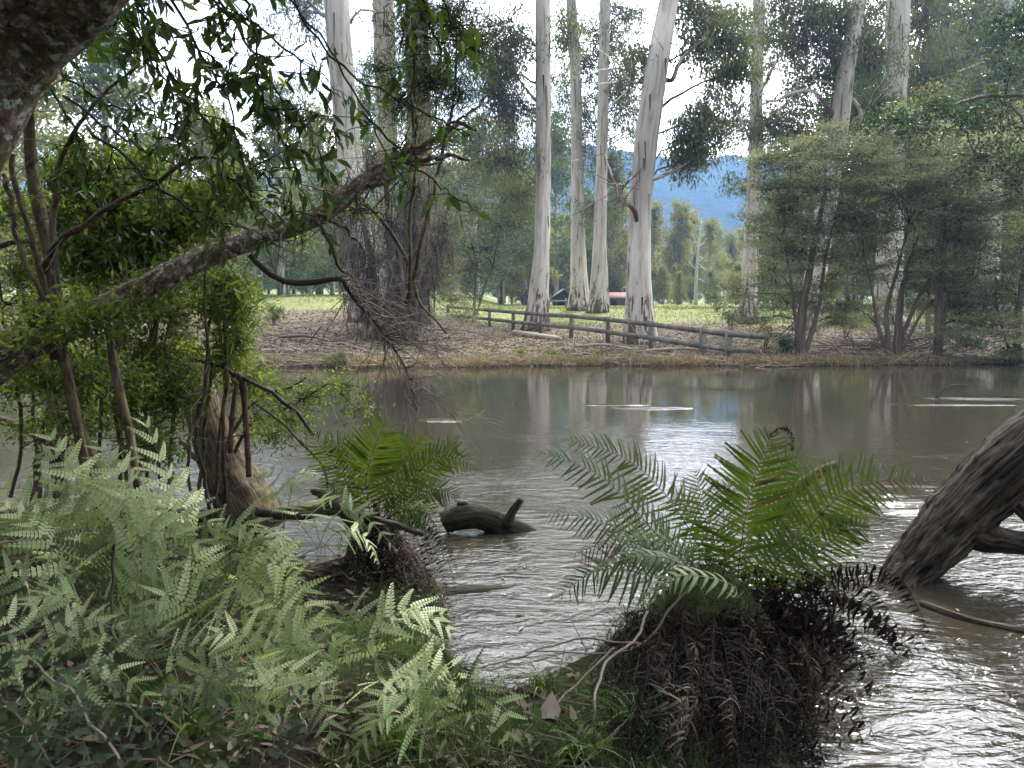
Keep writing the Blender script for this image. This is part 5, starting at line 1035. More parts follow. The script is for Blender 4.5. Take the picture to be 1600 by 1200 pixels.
# fern tussock at right of centre
BY = 4.5
cB = at(1150, 945, BY)
t = thing('large_fern', 'large bright green fern on a dark tussock at the water edge', 'fern', cB)
fb = [([(1150, 950, 0), (1158, 850, 0), (1178, 750, -.03), (1207, 676, -.05)], 92, 34, .45, (0, -1, .25), .97, 0),
      ([(1140, 950, .1), (1120, 860, .12), (1100, 790, .12), (1085, 730, .1)], 62, 26, .4, (0, -1, .3), 2, 0),
      ([(1135, 945, 0), (1040, 850, -.05), (940, 745, -.1), (835, 704, -.15)], 66, 34, .3, (.2, -.75, .8), 2, .1),
      ([(1135, 940, .15), (1060, 800, .15), (980, 718, .15), (885, 687, .15)], 66, 34, .5, (.2, -.8, .6), 2, .1),
      ([(1130, 945, -.1), (1030, 860, -.2), (930, 812, -.25), (838, 800, -.3)], 56, 32, .35, (.0, -.6, .9), .8, .2),
      ([(1130, 950, -.2), (1040, 880, -.3), (960, 850, -.35), (890, 868, -.4)], 58, 28, .25, (0, -.6, .9), .7, .2),
      ([(1130, 955, -.2), (1030, 905, -.35), (940, 890, -.45), (868, 935, -.5)], 60, 26, .2, (0, -.6, .9), 2, .2),
      ([(1165, 950, 0), (1250, 840, 0), (1340, 760, -.05), (1468, 752, -.1)], 72, 38, .5, (-.1, -.8, .5), .86, .1),
      ([(1165, 945, .2), (1225, 830, .25), (1300, 750, .25), (1405, 728, .25)], 62, 34, .6, (0, -.9, .4), .93, 0),
      ([(1155, 940, .3), (1180, 800, .35), (1225, 720, .4), (1290, 722, .45)], 58, 30, .6, (0, -.9, .5), 2, 0),
      ([(1145, 945, .2), (1110, 860, .3), (1075, 790, .3), (1048, 775, .3)], 50, 24, .4, (0, -.9, .4), 2, 0),
      ([(1170, 950, -.1), (1260, 880, -.1), (1320, 830, -.1), (1362, 822, -.1)], 56, 26, .4, (0, -.8, .5), .9, .1),
      ([(1160, 950, .1), (1195, 860, .1), (1230, 790, .1), (1262, 760, .1)], 56, 26, .35, (0, -1, .3), 2, 0),
      ([(1160, 955, .2), (1225, 900, .3), (1290, 840, .3), (1350, 780, .3)], 54, 26, .5, (0, -.9, .4), 2, 0),
      ([(1140, 955, .3), (1075, 880, .3), (1010, 820, .3), (950, 800, .3)], 54, 26, .4, (0, -.8, .6), 2, .1),
      ([(1150, 955, .0), (1140, 880, .1), (1130, 800, .1), (1140, 750, .1)], 50, 26, .3, (0, -1, .3), 2, 0),
      ([(1140, 960, -.2), (1090, 890, -.3), (1040, 850, -.4), (985, 845, -.5)], 50, 24, .3, (0, -.7, .8), 2, .2),
      ([(1165, 960, -.2), (1200, 890, -.3), (1250, 850, -.3), (1300, 860, -.4)], 50, 24, .35, (0, -.7, .7), .9, .2)]
for k, (pth, pl, npr, ti, nr, dd, dr) in enumerate(fb):
    frond(t, [(x, y, BY + d) for x, y, d in pth], pl * .96 * px2m(BY), int(npr * 1.1), T_SERR, nr, ti - .08, .12, dd, .118, .28, .07 + dr, 400 + k, spread=.09)
# withered tip on the tall frond
r = np.random.default_rng(4)
g = Geo(); P = ipath([(1203, 680, BY - .05), (1222, 668, BY - .05), (1236, 678, BY - .06), (1238, 700, BY - .06)], 12); tube(g, P, [.003, .002], 4)
i = r.integers(0, 12, 90); scatter(g, T_QUAD, P[i] + rdir(90, r) * .006, rdir(90, r) + A([0, 0, -.7]), rdir(90, r), r.uniform(.012, .035, 90), .009, r.uniform(.5, .95, 90), .3); g.build('withered_tip', M['fern_dead'], t)
frond(t, [(1120, 980, BY - .4), (1075, 890, BY - .55), (1000, 868, BY - .65), (905, 902, BY - .7)], .13, 18, T_BLADE, (.1, -.5, .9), .02, .25, 2, .22, .5, .35, 450, mat='fern_pale')
frond(t, [(1125, 980, BY - .5), (1150, 920, BY - .6), (1060, 900, BY - .7), (990, 950, BY - .75)], .13, 16, T_BLADE, (.1, -.5, .9), .3, .25, 2, .2, .5, .35, 451, mat='fern_pale')
frond(t, [(1080, 1080, BY - .8), (1098, 1098, BY - .85), (1115, 1125, BY - .85), (1128, 1168, BY - .85)], .085, 13, T_BLADE, (0, -1, .3), .55, .1, 2, .17, .4, .1, 452, mat='fern_pale', prof='tri')
# tussock
g = Geo()
def mound(g, c, H, R0, off, seed):
    rr = np.random.default_rng(seed); nz, ns = 26, 40; zz = np.linspace(-H, .02, nz)[:, None]; th = np.linspace(0, 2 * pi, ns, endpoint=False)[None]
    rad = R0 * (.18 + .82 * (np.clip(-zz / H, 0, 1) ** .7)) * (1 + .1 * np.sin(3 * th + zz * 6) + .07 * np.sin(7 * th - zz * 14) + rr.normal(0, .035, (nz, ns)))
    V = np.stack([c[0] + np.cos(th) * rad + off[0] * (-zz / H), c[1] + np.sin(th) * rad + off[1] * (-zz / H), c[2] + zz + 0 * th], -1).reshape(-1, 3)
    i = np.arange(nz - 1)[:, None]; j = np.arange(ns)[None]; j2 = (j + 1) % ns
    V = np.vstack([V, c + A([0, 0, .05])]); k = nz * ns
    g.add(V, np.stack([i * ns + j, i * ns + j2, (i + 1) * ns + j2, (i + 1) * ns + j], -1).reshape(-1, 4), np.stack([np.full(ns, k), (nz - 1) * ns + j[0], (nz - 1) * ns + j2[0]], -1))
def mound_pts(c, H, R0, off, n, r, k=1.0, front=False):
    z = -H * r.uniform(0, 1, n); th = r.uniform(0, 2 * pi, n); rad = R0 * (.18 + .82 * (-z / H) ** .7) * k * r.uniform(.92, 1.12, n)
    dirs = np.stack([np.cos(th), np.sin(th), 0 * th], -1)
    return c + np.stack([off[0] * (-z / H), off[1] * (-z / H), z], -1) + dirs * rad[:, None], dirs
mound(g, cB, .72, .52, (.12, -.42), 6); g.build('root_mound', M['soil'], t, True)
g = Geo(); n = 8000; q, dd_ = mound_pts(cB, .72, .52, (.12, -.42), n, r)
d = unit(dd_ * .5 - A([0, 0, 1]) + r.normal(0, .35, (n, 3)))
sticks(g, q, q + d * r.uniform(.05, .22, (n, 1)), .0025, .001); g.build('rootlets', M['dark_twig'], t)
g = Geo(); n = 12000; q, dd_ = mound_pts(cB, .72, .52, (.12, -.42), n, r, 1.06)
x_ = r.uniform(.35, 1.75, 14000); y_ = r.uniform(1.8, 4.9, 14000); k_ = (nb_sd(x_, y_) > -.05) & (x_ > .55 + r.normal(0, .12, 14000)); qb = np.stack([x_[k_], y_[k_], bank_z(x_[k_], y_[k_]) + r.exponential(.05, k_.sum())], -1)
q = np.vstack([q, qb]); n = len(q)
scatter(g, T_LEAF, q, A([0, 0, -.7]) + rdir(n, r) * .9, rdir(n, r), r.uniform(.015, .045, n), r.uniform(.003, .008, n), r.beta(1.2, 4, n), r.uniform(0, .9, n)); g.build('dead_leaflets', M['fern_dead'], t)
dead_skirt(t, cB + A([0, -.1, -.02]), 22, .55, .7, 500)
dead_skirt(t, cB + A([0, -.3, -.05]), 30, .5, .8, 520, out=A([.1, -.8, 0]))
dead_skirt(t, cB + A([.1, -.02, 0]), 22, .35, .75, 540, out=A([.65, -.15, .05]))
for k, pth in enumerate([[(1200, 950, 0), (1290, 885, -.1), (1390, 890, -.15), (1440, 960, -.2), (1462, 1020, -.2)], [(1200, 955, -.1), (1300, 900, -.3), (1380, 940, -.35), (1420, 1040, -.4)], [(1210, 955, 0), (1320, 905, 0), (1400, 900, .05), (1450, 985, 0)], [(1190, 980, -.3), (1260, 960, -.4), (1340, 1010, -.5), (1370, 1090, -.5)],
                         [(1190, 960, .1), (1280, 900, .2), (1350, 890, .2), (1410, 950, .2)], [(1160, 990, -.4), (1210, 1000, -.6), (1250, 1080, -.6), (1270, 1150, -.6)], [(1200, 960, -.2), (1310, 930, -.2), (1380, 980, -.2), (1400, 1070, -.2)], *[[(r.uniform(1130, 1230), 965, -.2), (r.uniform(1200, 1330), r.uniform(900, 990), -.3), (r.uniform(1260, 1410), r.uniform(980, 1060), -.4), (r.uniform(1270, 1430), r.uniform(1070, 1180), -.4)] for _ in range(9)], *[[(r.uniform(1060, 1180), 975, -.3), (r.uniform(1000, 1200), r.uniform(985, 1010), -.5), (r.uniform(990, 1220), r.uniform(1040, 1090), -.6), (r.uniform(1000, 1240), r.uniform(1110, 1190), -.65)] for _ in range(12)], [(1080, 980, -.5), (1050, 1020, -.6), (1060, 1100, -.6), (1090, 1160, -.6)]]):
    frond(t, [(x, y, BY + d) for x, y, d in pth], .085, 30, T_LEAF, (0, -.2, 1), .25 + .1 * (k % 4), .1, 2, .24, .15, .9, 580 + k, 'dead_frond', 'fern_dead', .0022, tw=.9, lean=.9, spread=.4)

# dead fronds trailing over the front of the tussock
r = np.random.default_rng(88)
for k in range(46):
    x0, y0 = r.uniform(985, 1270), r.uniform(950, 1080); dx = r.uniform(-50, 50) + (x0 - 1120) * .25; dy = r.uniform(90, 170)
    q = [nb_pt(x0, y0, .03), nb_pt(x0 + dx * .3, y0 + dy * .35, .12), nb_pt(x0 + dx * .7, y0 + dy * .7, .1), nb_pt(x0 + dx, y0 + dy, .03)]
    frond(t, smooth_path(q, 30), r.uniform(.05, .1), 22, T_LEAF if k % 2 else T_SERR, A([0, -.6, 1.0]) + r.normal(0, .4, 3), r.uniform(0, .6) if k % 6 else .9, .05, 2, .2, .3, .8, 800 + k, 'dead_frond', 'fern_dead', .0022, tw=.8, lean=.3, spread=.4)
g = Geo(); n = 4200; px_ = r.uniform(960, 1270, n); ii = 0
q = np.array([nb_pt(a_, b_, .0) for a_, b_ in zip(px_[:420], r.uniform(960, 1195, 420))]); q = np.repeat(q, 10, 0) + r.normal(0, .03, (4200, 3)) * A([1, 1, .3])
d = unit(r.normal(0, .8, (n, 3)) + A([0, -.4, .2])); sticks(g, q, q + d * r.uniform(.04, .2, (n, 1)), .003, .001); g.build('dead_stalks', M['dark_twig'], t)

# ---- smaller fern left of centre
AY = 5.05
cA = at(585, 815, AY)
t = thing('green_fern', 'smaller yellow-green fern on a mossy tussock beside the black stick', 'fern', cA)
fa = [([(570, 815, 0), (545, 760, 0), (512, 710, 0), (480, 672, 0)], 42, 26, .55, (.2, -.9, .4), .95, .05), ([(580, 812, 0), (572, 750, 0), (585, 700, 0), (604, 655, 0)], 62, 28, .45, (0, -1, .3), 2, 0),
      ([(590, 812, .1), (615, 760, .1), (640, 710, .1), (668, 672, .1)], 50, 26, .45, (0, -1, .3), .95, 0), ([(595, 815, 0), (635, 760, 0), (690, 712, 0), (757, 738, -.05)], 46, 30, .55, (-.1, -.8, .6), .9, .1),
      ([(598, 818, -.05), (640, 785, -.1), (680, 765, -.15), (722, 778, -.2)], 44, 24, .5, (0, -.7, .7), 2, .1), ([(572, 818, .1), (550, 740, .2), (535, 700, .2), (500, 690, .2)], 40, 24, .4, (0, -.9, .4), .9, 0),
      ([(568, 820, -.1), (545, 790, -.15), (520, 775, -.2), (500, 745, -.2)], 32, 20, .5, (0, -.8, .6), .9, .1), ([(590, 820, .2), (600, 740, .2), (622, 700, .2), (640, 690, .2)], 44, 24, .35, (0, -1, .3), 2, 0),
      ([(600, 820, .1), (660, 750, .1), (700, 705, .1), (715, 700, .1)], 40, 24, .5, (0, -.9, .5), .95, 0), ([(585, 822, -.2), (625, 800, -.3), (660, 800, -.35), (690, 830, -.4)], 36, 20, .5, (0, -.6, .8), 2, .2)]
for k, (pth, pl, npr, ti, nr, dd, dr) in enumerate(fa):
    frond(t, [(x, y, AY + d) for x, y, d in pth], pl * px2m(AY), int(npr * 1.15), T_SERR, nr, ti, .12, dd, .14, .28, .06 + dr, 600 + k, spread=.06)
g = Geo(); mound(g, cA, .6, .36, (.16, -.22), 7); g.build('root_mound', M['soil'], t, True)
dead_skirt(t, cA + A([.06, -.1, -.03]), 24, .36, .55, 640, plen=.05, out=A([.1, -.15, 0]))
g = Geo(); n = 1500; r = np.random.default_rng(66); n = 3500; q, dd_ = mound_pts(cA, .6, .36, (.16, -.22), n, r, 1.05); scatter(g, T_QUAD, q, rdir(n, r) + A([0, 0, -.5]), rdir(n, r), r.uniform(.015, .035, n), .01, r.uniform(0, 1, n)); g.build('moss_cover', M['litter'], t)
g = Geo(); n = 2500; q, dd_ = mound_pts(cA, .6, .36, (.16, -.22), n, r, 1.05); sticks(g, q, q + unit(r.normal(0, .5, (n, 3)) + A([.1, -.2, -.9])) * r.uniform(.05, .2, (n, 1)), .0025, .001); g.build('rootlets', M['twig'], t)

# ---- pale ferns on the left
def pale_fern(label, base, fronds, Y, seed, mat='fern_pale', T=None, plen=88, tint=.62, npair=8):
    c = nb_pt(*base); t = thing('pale_fern', label, 'fern', c); r = np.random.default_rng(seed)
    for k, f in enumerate(fronds):
        pth, pl = f[0], f[1]; ti = f[2] if len(f) > 2 else tint
        P = smooth_path([c + A([r.normal(0, .02), r.normal(0, .02), -.02])] + [at(x, y, yy) for x, y, yy in pth], 30)
        d = P[-1] - P[4]; hz = A([d[0], d[1], 0]); nr = A([r.normal(0, .3), r.uniform(-.95, -.05), .8]) + r.normal(0, .1, 3)
        frond(t, P, pl * 1.18 * px2m(P[15][1]), npair + int(r.integers(0, 4)), T or (T_COMB if k % 3 else T_COMB2), nr, ti + r.normal(0, .22), .24, 2, .2, .42, .12, seed * 31 + k, mat=mat, prof='tri', rw=.002, stipe='twig', spread=.06)
    return t
pale_fern('tall upright pale fern in front of the bent pole', (300, 960), [([(300, 860, 3.55), (268, 760, 3.6), (222, 648, 3.65)], 110, .75), ([(240, 880, 3.5), (180, 800, 3.5), (60, 700, 3.5)], 90, .98), ([(330, 870, 3.5), (380, 820, 3.45), (430, 900, 3.3)], 84), ([(250, 900, 3.4), (180, 850, 3.35), (130, 860, 3.3)], 80)], 3.5, 701, npair=11)
pale_fern('broad pale fern fanning out to the left edge', (150, 1010), [([(110, 910, 3.2), (60, 830, 3.2), (-20, 775, 3.2)], 96, .7), ([(150, 900, 3.2), (110, 800, 3.3), (30, 760, 3.4)], 96, .6), ([(90, 950, 3.0), (20, 900, 2.9), (-60, 890, 2.8)], 84), ([(190, 900, 3.15), (240, 830, 3.2), (330, 860, 3.1)], 100, .7), ([(140, 960, 3.0), (90, 930, 2.9), (30, 950, 2.8)], 80), ([(200, 950, 3.1), (230, 890, 3.1), (290, 905, 3.0)], 84)], 3.1, 702)
pale_fern('silvery pale fern arching right over the litter in the middle of the bank', (330, 1010), [([(360, 920, 3.2), (430, 880, 3.15), (500, 960, 3.0)], 100, .8), ([(380, 950, 3.1), (450, 930, 3.05), (540, 1010, 2.9)], 100, .75), ([(350, 900, 3.3), (400, 840, 3.35), (470, 850, 3.3)], 90), ([(320, 930, 3.2), (310, 860, 3.3), (360, 820, 3.35)], 84), ([(300, 960, 3.1), (260, 930, 3.0), (210, 980, 2.9)], 84), ([(400, 980, 3.0), (470, 980, 2.9), (520, 1060, 2.8)], 84)], 3.1, 703)
pale_fern('pale fern with fronds reaching to the water notch', (560, 1080), [([(580, 1000, 3.1), (640, 950, 3.15), (712, 990, 3.1)], 92, .8), ([(600, 1010, 3.1), (650, 970, 3.2), (700, 960, 3.3)], 76, .6), ([(560, 990, 3.2), (540, 960, 3.3), (480, 990, 3.3)], 74), ([(620, 1060, 2.9), (700, 1050, 2.9), (740, 1130, 2.8)], 78, .6), ([(610, 1060, 2.8), (680, 1080, 2.7), (700, 1180, 2.6)], 78, .5), ([(520, 1040, 2.9), (460, 1030, 2.8), (420, 1090, 2.7)], 70)], 3.0, 704)
pale_fern('fern with drooping ladder-like fronds at the bottom edge of the bank', (690, 1190), [([(740, 1090, 2.75), (790, 1110, 2.7), (800, 1210, 2.6)], 62, .45), ([(720, 1080, 2.75), (740, 1080, 2.7), (755, 1190, 2.55)], 70, .4), ([(650, 1100, 2.6), (600, 1090, 2.55), (560, 1160, 2.45)], 76, .5), ([(680, 1110, 2.6), (660, 1060, 2.6), (620, 1070, 2.5)], 70, .4), ([(650, 1130, 2.5), (590, 1130, 2.4), (540, 1210, 2.3)], 76, .6)], 2.6, 705)
pale_fern('tall pale fern rising beside the short mossy post', (150, 940), [([(140, 850, 3.4), (120, 750, 3.45), (70, 672, 3.5)], 100, .8), ([(190, 850, 3.35), (200, 760, 3.4), (150, 690, 3.45)], 96, .7), ([(110, 870, 3.3), (50, 800, 3.3), (-30, 740, 3.3)], 96, .85), ([(200, 870, 3.3), (260, 800, 3.3), (340, 820, 3.25)], 96, .75)], 3.3, 711)
pale_fern('pale fern spilling into the bottom left corner', (60, 1120), [([(60, 1040, 2.6), (20, 970, 2.65), (-40, 960, 2.6)], 84, .6), ([(90, 1040, 2.6), (120, 970, 2.65), (190, 985, 2.6)], 88, .6), ([(40, 1080, 2.4), (-20, 1040, 2.35), (-80, 1080, 2.3)], 80, .5), ([(100, 1080, 2.4), (170, 1040, 2.4), (240, 1100, 2.3)], 84, .5)], 2.5, 712)
pale_fern('pale fern low at the bottom between the grass blades and the white stalk', (380, 1190), [([(390, 1110, 2.4), (350, 1060, 2.45), (290, 1080, 2.4)], 80, .5), ([(410, 1110, 2.4), (450, 1050, 2.45), (520, 1080, 2.4)], 84, .6), ([(400, 1100, 2.5), (400, 1040, 2.6), (440, 990, 2.65)], 80, .55)], 2.4, 713)
pale_fern('darker fern in the shade at the bottom left', (230, 1150), [([(200, 1060, 2.6), (140, 1000, 2.6), (60, 1010, 2.5)], 80, .2), ([(260, 1060, 2.7), (310, 1010, 2.7), (370, 1050, 2.6)], 84, .3), ([(220, 1050, 2.6), (230, 990, 2.7), (180, 950, 2.7)], 80, .3), ([(280, 1080, 2.5), (350, 1070, 2.4), (400, 1140, 2.3)], 76, .3), ([(180, 1090, 2.4), (100, 1080, 2.3), (40, 1130, 2.2)], 76, .2)], 2.5, 706)
pale_fern('small pale fern sprawling below the black stick', (500, 850), [([(520, 810, 4.3), (560, 800, 4.2), (620, 860, 4.0)], 50, .6), ([(490, 805, 4.3), (500, 780, 4.3), (545, 790, 4.2)], 44, .6), ([(530, 830, 4.2), (570, 840, 4.1), (590, 880, 4.0)], 46, .6), ([(470, 820, 4.4), (450, 790, 4.4), (425, 800, 4.4)], 40, .4)], 4.3, 707)
pale_fern('bright green young fern beside the foot of the leaning stump', (440, 860), [([(440, 800, 4.6), (425, 745, 4.7), (400, 740, 4.7)], 40, .98), ([(450, 790, 4.6), (470, 740, 4.7), (500, 745, 4.7)], 40, .98), ([(430, 830, 4.4), (450, 870, 4.2), (478, 930, 4.0)], 44, .98)], 4.5, 708)
pale_fern('yellow-green fern at the left under the short mossy post', (120, 880), [([(130, 800, 3.9), (100, 720, 3.9), (40, 700, 3.9)], 64, .97), ([(150, 790, 3.9), (180, 720, 3.9), (240, 760, 3.8)], 60, .97), ([(90, 820, 3.8), (40, 790, 3.7), (-10, 810, 3.6)], 64, .97)], 3.9, 709)
pale_fern('pale fern whose fronds fan over the fallen sticks in the centre of the bank', (420, 1120), [([(440, 1040, 2.8), (480, 1000, 2.8), (560, 1030, 2.7)], 84, .6), ([(400, 1040, 2.8), (370, 990, 2.85), (310, 1000, 2.8)], 80, .5), ([(430, 1030, 2.9), (440, 960, 3.0), (400, 930, 3.0)], 84, .6), ([(450, 1080, 2.6), (500, 1090, 2.5), (520, 1160, 2.4)], 72, .4)], 2.8, 710)

# ---- logs in the water
def wlog(name, label, path, wpx, mat='wet_log', seg=18, subs=(), seed=1, rough=.05, lob=.08, cat='log', n=40, jit=0):
    t = thing(name, label, cat, at(*path[len(path) // 2])); nstem(t, 'trunk', path, wpx, mat, seg, rough, lob, seed, n, jit)
    for sp, sw in subs: nstem(t, 'stub' if len(sp) < 4 else 'branch', sp, sw, mat, 12, .07, .05, seed + 2, 16)
    return t
y1 = on(740, 832)[1]
wlog('floating_log', 'dark mossy log lying half sunk with a stub pointing up', [(693, 815, y1), (712, 808, y1), (745, 805, y1 + .02), (780, 818, y1 + .05), (820, 834, y1 + .08), (860, 850, y1 + .1), (890, 862, y1 + .12)], [34, 40, 38, 36, 30, 22, 10], rough=.09, lob=.13, subs=[([(792, 820, y1), (800, 800, y1), (806, 792, y1), (814, 780, y1 - .01)], [22, 14, 13, 9]), ([(735, 797, y1), (728, 788, y1), (715, 787, y1)], [12, 9])], seed=81)
y2 = on(760, 925)[1]
wlog('sunken_log', 'low waterlogged root wad running out from the small fern', [(640, 930, y2 - .05), (690, 938, y2), (740, 930, y2 + .05), (800, 926, y2 + .1), (850, 924, y2 + .15)], [60, 46, 34, 22, 8], 'wet_log', seed=82)
y3 = on(1420, 905)[1]
wlog('fallen_tree', 'massive furrowed grey trunk slanting into the river at the right edge', [(1380, 945, y3 - .1), (1410, 905, y3), (1450, 862, y3 + .05), (1496, 812, y3 + .1), (1545, 762, y3 + .1), (1600, 715, y3 + .05), (1660, 665, y3), (1740, 600, y3 - .1), (1840, 520, y3 - .2)], [44, 66, 84, 98, 106, 112, 112, 104, 90], 'log_bark', 40,
     subs=[([(1500, 815, y3 + .05), (1540, 838, y3), (1580, 846, y3), (1640, 850, y3 - .05), (1700, 846, y3)], [70, 44, 34, 32]), ([(1560, 770, y3), (1590, 790, y3 - .05), (1620, 820, y3 - .1)], [26, 22]), ([(1560, 740, y3 + .1), (1600, 745, y3 + .3), (1660, 770, y3 + .5), (1700, 790, y3 + .5)], [34, 26])], seed=83, rough=.05, lob=.13, cat='fallen trunk', n=70)
wlog('sunken_branch', 'brown waterlogged branch lying just under the furrowed trunk', [(1440, 942, on(1440, 945)[1]), (1490, 962, on(1490, 963)[1]), (1540, 977, on(1540, 976)[1]), (1640, 995, on(1640, 994)[1])], [10, 14, 16, 18], 'log_bark', 12, seed=84, cat='branch')
wlog('snag', 'broken grey branch end poking up behind the large fern', [(1180, 830, 5.4), (1240, 770, 5.5), (1275, 742, 5.5), (1306, 725, 5.5)], [22, 20, 18, 13], 'vine_bark', 12, seed=85, cat='snag')
wlog('snag', 'black pointed stick end sticking out below the right side of the large fern', [(1280, 800, 5.3), (1310, 820, 5.35), (1328, 836, 5.4), (1343, 852, 5.4)], [12, 13, 11, 7], 'dark_bark', 10, seed=86, cat='snag')
q = on(1510, 622)
near_limb('river_twig', 'thin twig looping out of the water in the bright riffle at right', 'twig', [(1465, 622, q[1]), (1475, 608, q[1]), (1495, 601, q[1]), (1530, 603, q[1]), (1550, 612, q[1])], [2.4, 1.8, 1.6, 1.2, 1], 'dark_bark', 0, 3, 'stem', 5)
near_limb('river_twig', 'second thin twig beside the looping one in the bright riffle', 'twig', [(1462, 624, q[1]), (1464, 614, q[1]), (1472, 610, q[1])], [2, 1.6, 1], 'dark_bark', 0, 3, 'stem', 5)

# ---- sticks and logs on the near bank
for lab, nm, path, wv, mt in [
    ('black charred stick slanting behind the small fern', 'charred_stick', [(487, 768, 4.9), (510, 775, 4.9), (530, 795, 4.85), (552, 815, 4.8), (575, 835, 4.75)], [8, 16, 20, 20, 16], 'dark_bark'),
    ('pale log lying along the bank behind the pale ferns', 'fallen_log', [(150, 800, 5.9), (240, 800, 5.9), (330, 806, 5.8), (440, 800, 5.7), (520, 790, 5.7)], [24, 26, 24, 22, 16], 'vine_bark'),
    ('short sawn log end lying at the left edge', 'fallen_log', [(-40, 878, 3.9), (10, 874, 4.0), (50, 868, 4.1), (64, 866, 4.1)], [60, 58, 54, 40], 'vine_bark'),
    ('pale log lying in the shallows at far left', 'fallen_log', [(-60, 790, 6.3), (20, 800, 6.2), (90, 806, 6.1)], [16, 22, 14], 'vine_bark'),
    ('dark root snaking from the stump to the small fern', 'root', [(400, 800, 5.0), (470, 805, 4.9), (540, 800, 4.8), (600, 815, 4.7), (660, 835, 4.6)], [14, 14, 12, 10, 8], 'dark_bark'),
    ('pale curved stem bending down the bottom of the picture', 'bare_stalk', [(1012, 955, 3.7), (990, 1000, 3.5), (950, 1030, 3.3), (932, 1080, 3.1), (925, 1140, 2.9), (905, 1210, 2.7)], [4, 4, 4, 5, 5, 5], 'twig'),
    ('thin brown twig arching over the water notch', 'bare_twig', [(1090, 900, 3.9), (1040, 960, 3.8), (1000, 1008, 3.7), (930, 1020, 3.6), (820, 1018, 3.5)], [4, 4, 4, 3, 2], 'twig'),
    ('forked twig crossing the water notch down to the grass', 'bare_twig', [(1000, 1008, 3.5), (900, 1000, 3.5), (800, 1030, 3.4), (725, 1052, 3.3)], [4, 3, 3, 2], 'twig'),
    ('second curved stem left of the pale bending stem', 'bare_stalk', [(960, 1010, 3.5), (900, 1070, 3.3), (860, 1110, 3.1), (840, 1160, 2.9), (830, 1210, 2.7)], [4, 4, 4, 4, 5], 'twig'),
    ('dead white stalk curving in the middle of the ferns', 'dead_stalk', [(405, 1045, 2.6), (430, 1050, 2.6), (460, 1090, 2.5), (478, 1140, 2.4)], [3, 3, 3, 2], 'pale_twig'),
    ('dark upright fern stalk in the pale ferns at left', 'bare_stalk', [(196, 1120, 2.7), (178, 1010, 2.8), (176, 900, 2.9), (176, 850, 2.9)], [5, 5, 5, 4], 'dark_bark'),
    ('dark slanting stalk among the ferns near the bottom centre', 'bare_stalk', [(470, 1170, 2.3), (500, 1110, 2.4), (512, 1060, 2.5)], [5, 4, 3], 'dark_bark'),
    ('pale stick leaning on the log end at left', 'stick', [(28, 880, 3.5), (45, 930, 3.4), (62, 975, 3.2)], [6, 7, 6], 'pale_twig')]:
    near_limb(nm, lab, nm.replace('_', ' '), path, wv, mt, 0, len(lab) + int(path[0][0]) % 50, jit=.004, lob=.08, rough=.06)

# ---- fallen leaves one can pick out
def fleaf(label, px, py, L, W, dx, dz, col, seed, tilt=(0, -.7, .7)):
    c = nb_pt(px, py, .04); t = Geo(); scatter(t, T_LEAF, [c], A([dx, .1, dz]), A(tilt), L, W, col, .1)
    V = t.V[0]; k = len(V); t.add(V - A([0, .0015, .0015]), t.Q[0], t.T[0][:, ::-1], col)
    tag(t.build('fallen_leaf', M['litter'], None, loc=c), label, 'leaf')
fleaf('large silver-grey dead leaf standing in the grass at the bottom', 858, 1148, .13, .09, .1, 1, 1, 1, (0, -1, .3))
fleaf('slim pinkish brown leaf left of the silver-grey leaf', 830, 1128, .13, .035, -.8, .9, .85, 2)
fleaf('small grey leaf right of the silver-grey leaf', 900, 1145, .08, .03, -.3, 1, .95, 3)
fleaf('curled tan leaf near the bottom edge left of the curved stem', 790, 1158, .11, .05, 1, -.3, .8, 4)
fleaf('tan leaf upright between the pale ferns', 450, 1100, .12, .045, .1, 1, .78, 5)
fleaf('pale brown leaf at the bottom left of the middle', 545, 1150, .1, .04, .6, -.5, .85, 6)

# ---- litter, moss and grass on the near bank
r = np.random.default_rng(12)
def bank_pts(n, x0=-5.2, x1=1.7, y0=1.6, y1=7.2, md=.0):
    x = r.uniform(x0, x1, n); y = r.uniform(y0, y1, n); k = nb_sd(x, y) > md; x, y = x[k], y[k]
    return np.stack([x, y, bank_z(x, y)], -1)
P = bank_pts(11000); P = P[P[:, 0] < .35 + r.normal(0, .12, len(P))]; n = len(P)
g = Geo(); scatter(g, T_LEAF, P + np.stack([0 * P[:, 0], 0 * P[:, 0], r.uniform(0, .03, n)], -1), np.stack([r.normal(0, 1, n), r.normal(0, 1, n), r.normal(0, .25, n)], -1), unit(A([0, 0, 1.0]) + r.normal(0, .35, (n, 3))), r.uniform(.03, .11, n), r.uniform(.012, .03, n), np.where(P[:, 0] > .1, .55, 1) * r.beta(1.6, 2.2, n), r.uniform(-.2, .3, n))
stuff(g.build('leaf_litter', M['litter']), 'brown gum leaves littering the near bank')
P = bank_pts(2500); P = P[P[:, 0] < .6]; n = len(P); g = Geo(); d = unit(np.stack([r.normal(0, 1, n), r.normal(0, 1, n), r.normal(.1, .2, n)], -1)); P = P + A([0, 0, .015])
sticks(g, P, P + d * r.uniform(.05, .35, (n, 1)), .004, .0015); stuff(g.build('stick_litter', M['twig']), 'small sticks littering the near bank')
P = bank_pts(90000); k_ = wob(P[:, 0], P[:, 1], 2.4, o=3) + .5 * wob(P[:, 0], P[:, 1], 6, o=8) + np.where(P[:, 0] > -.9, .32, 0) - np.where(P[:, 0] > .75, 1, 0) + r.normal(0, .1, len(P)); P = P[k_ > .22]; n = len(P)
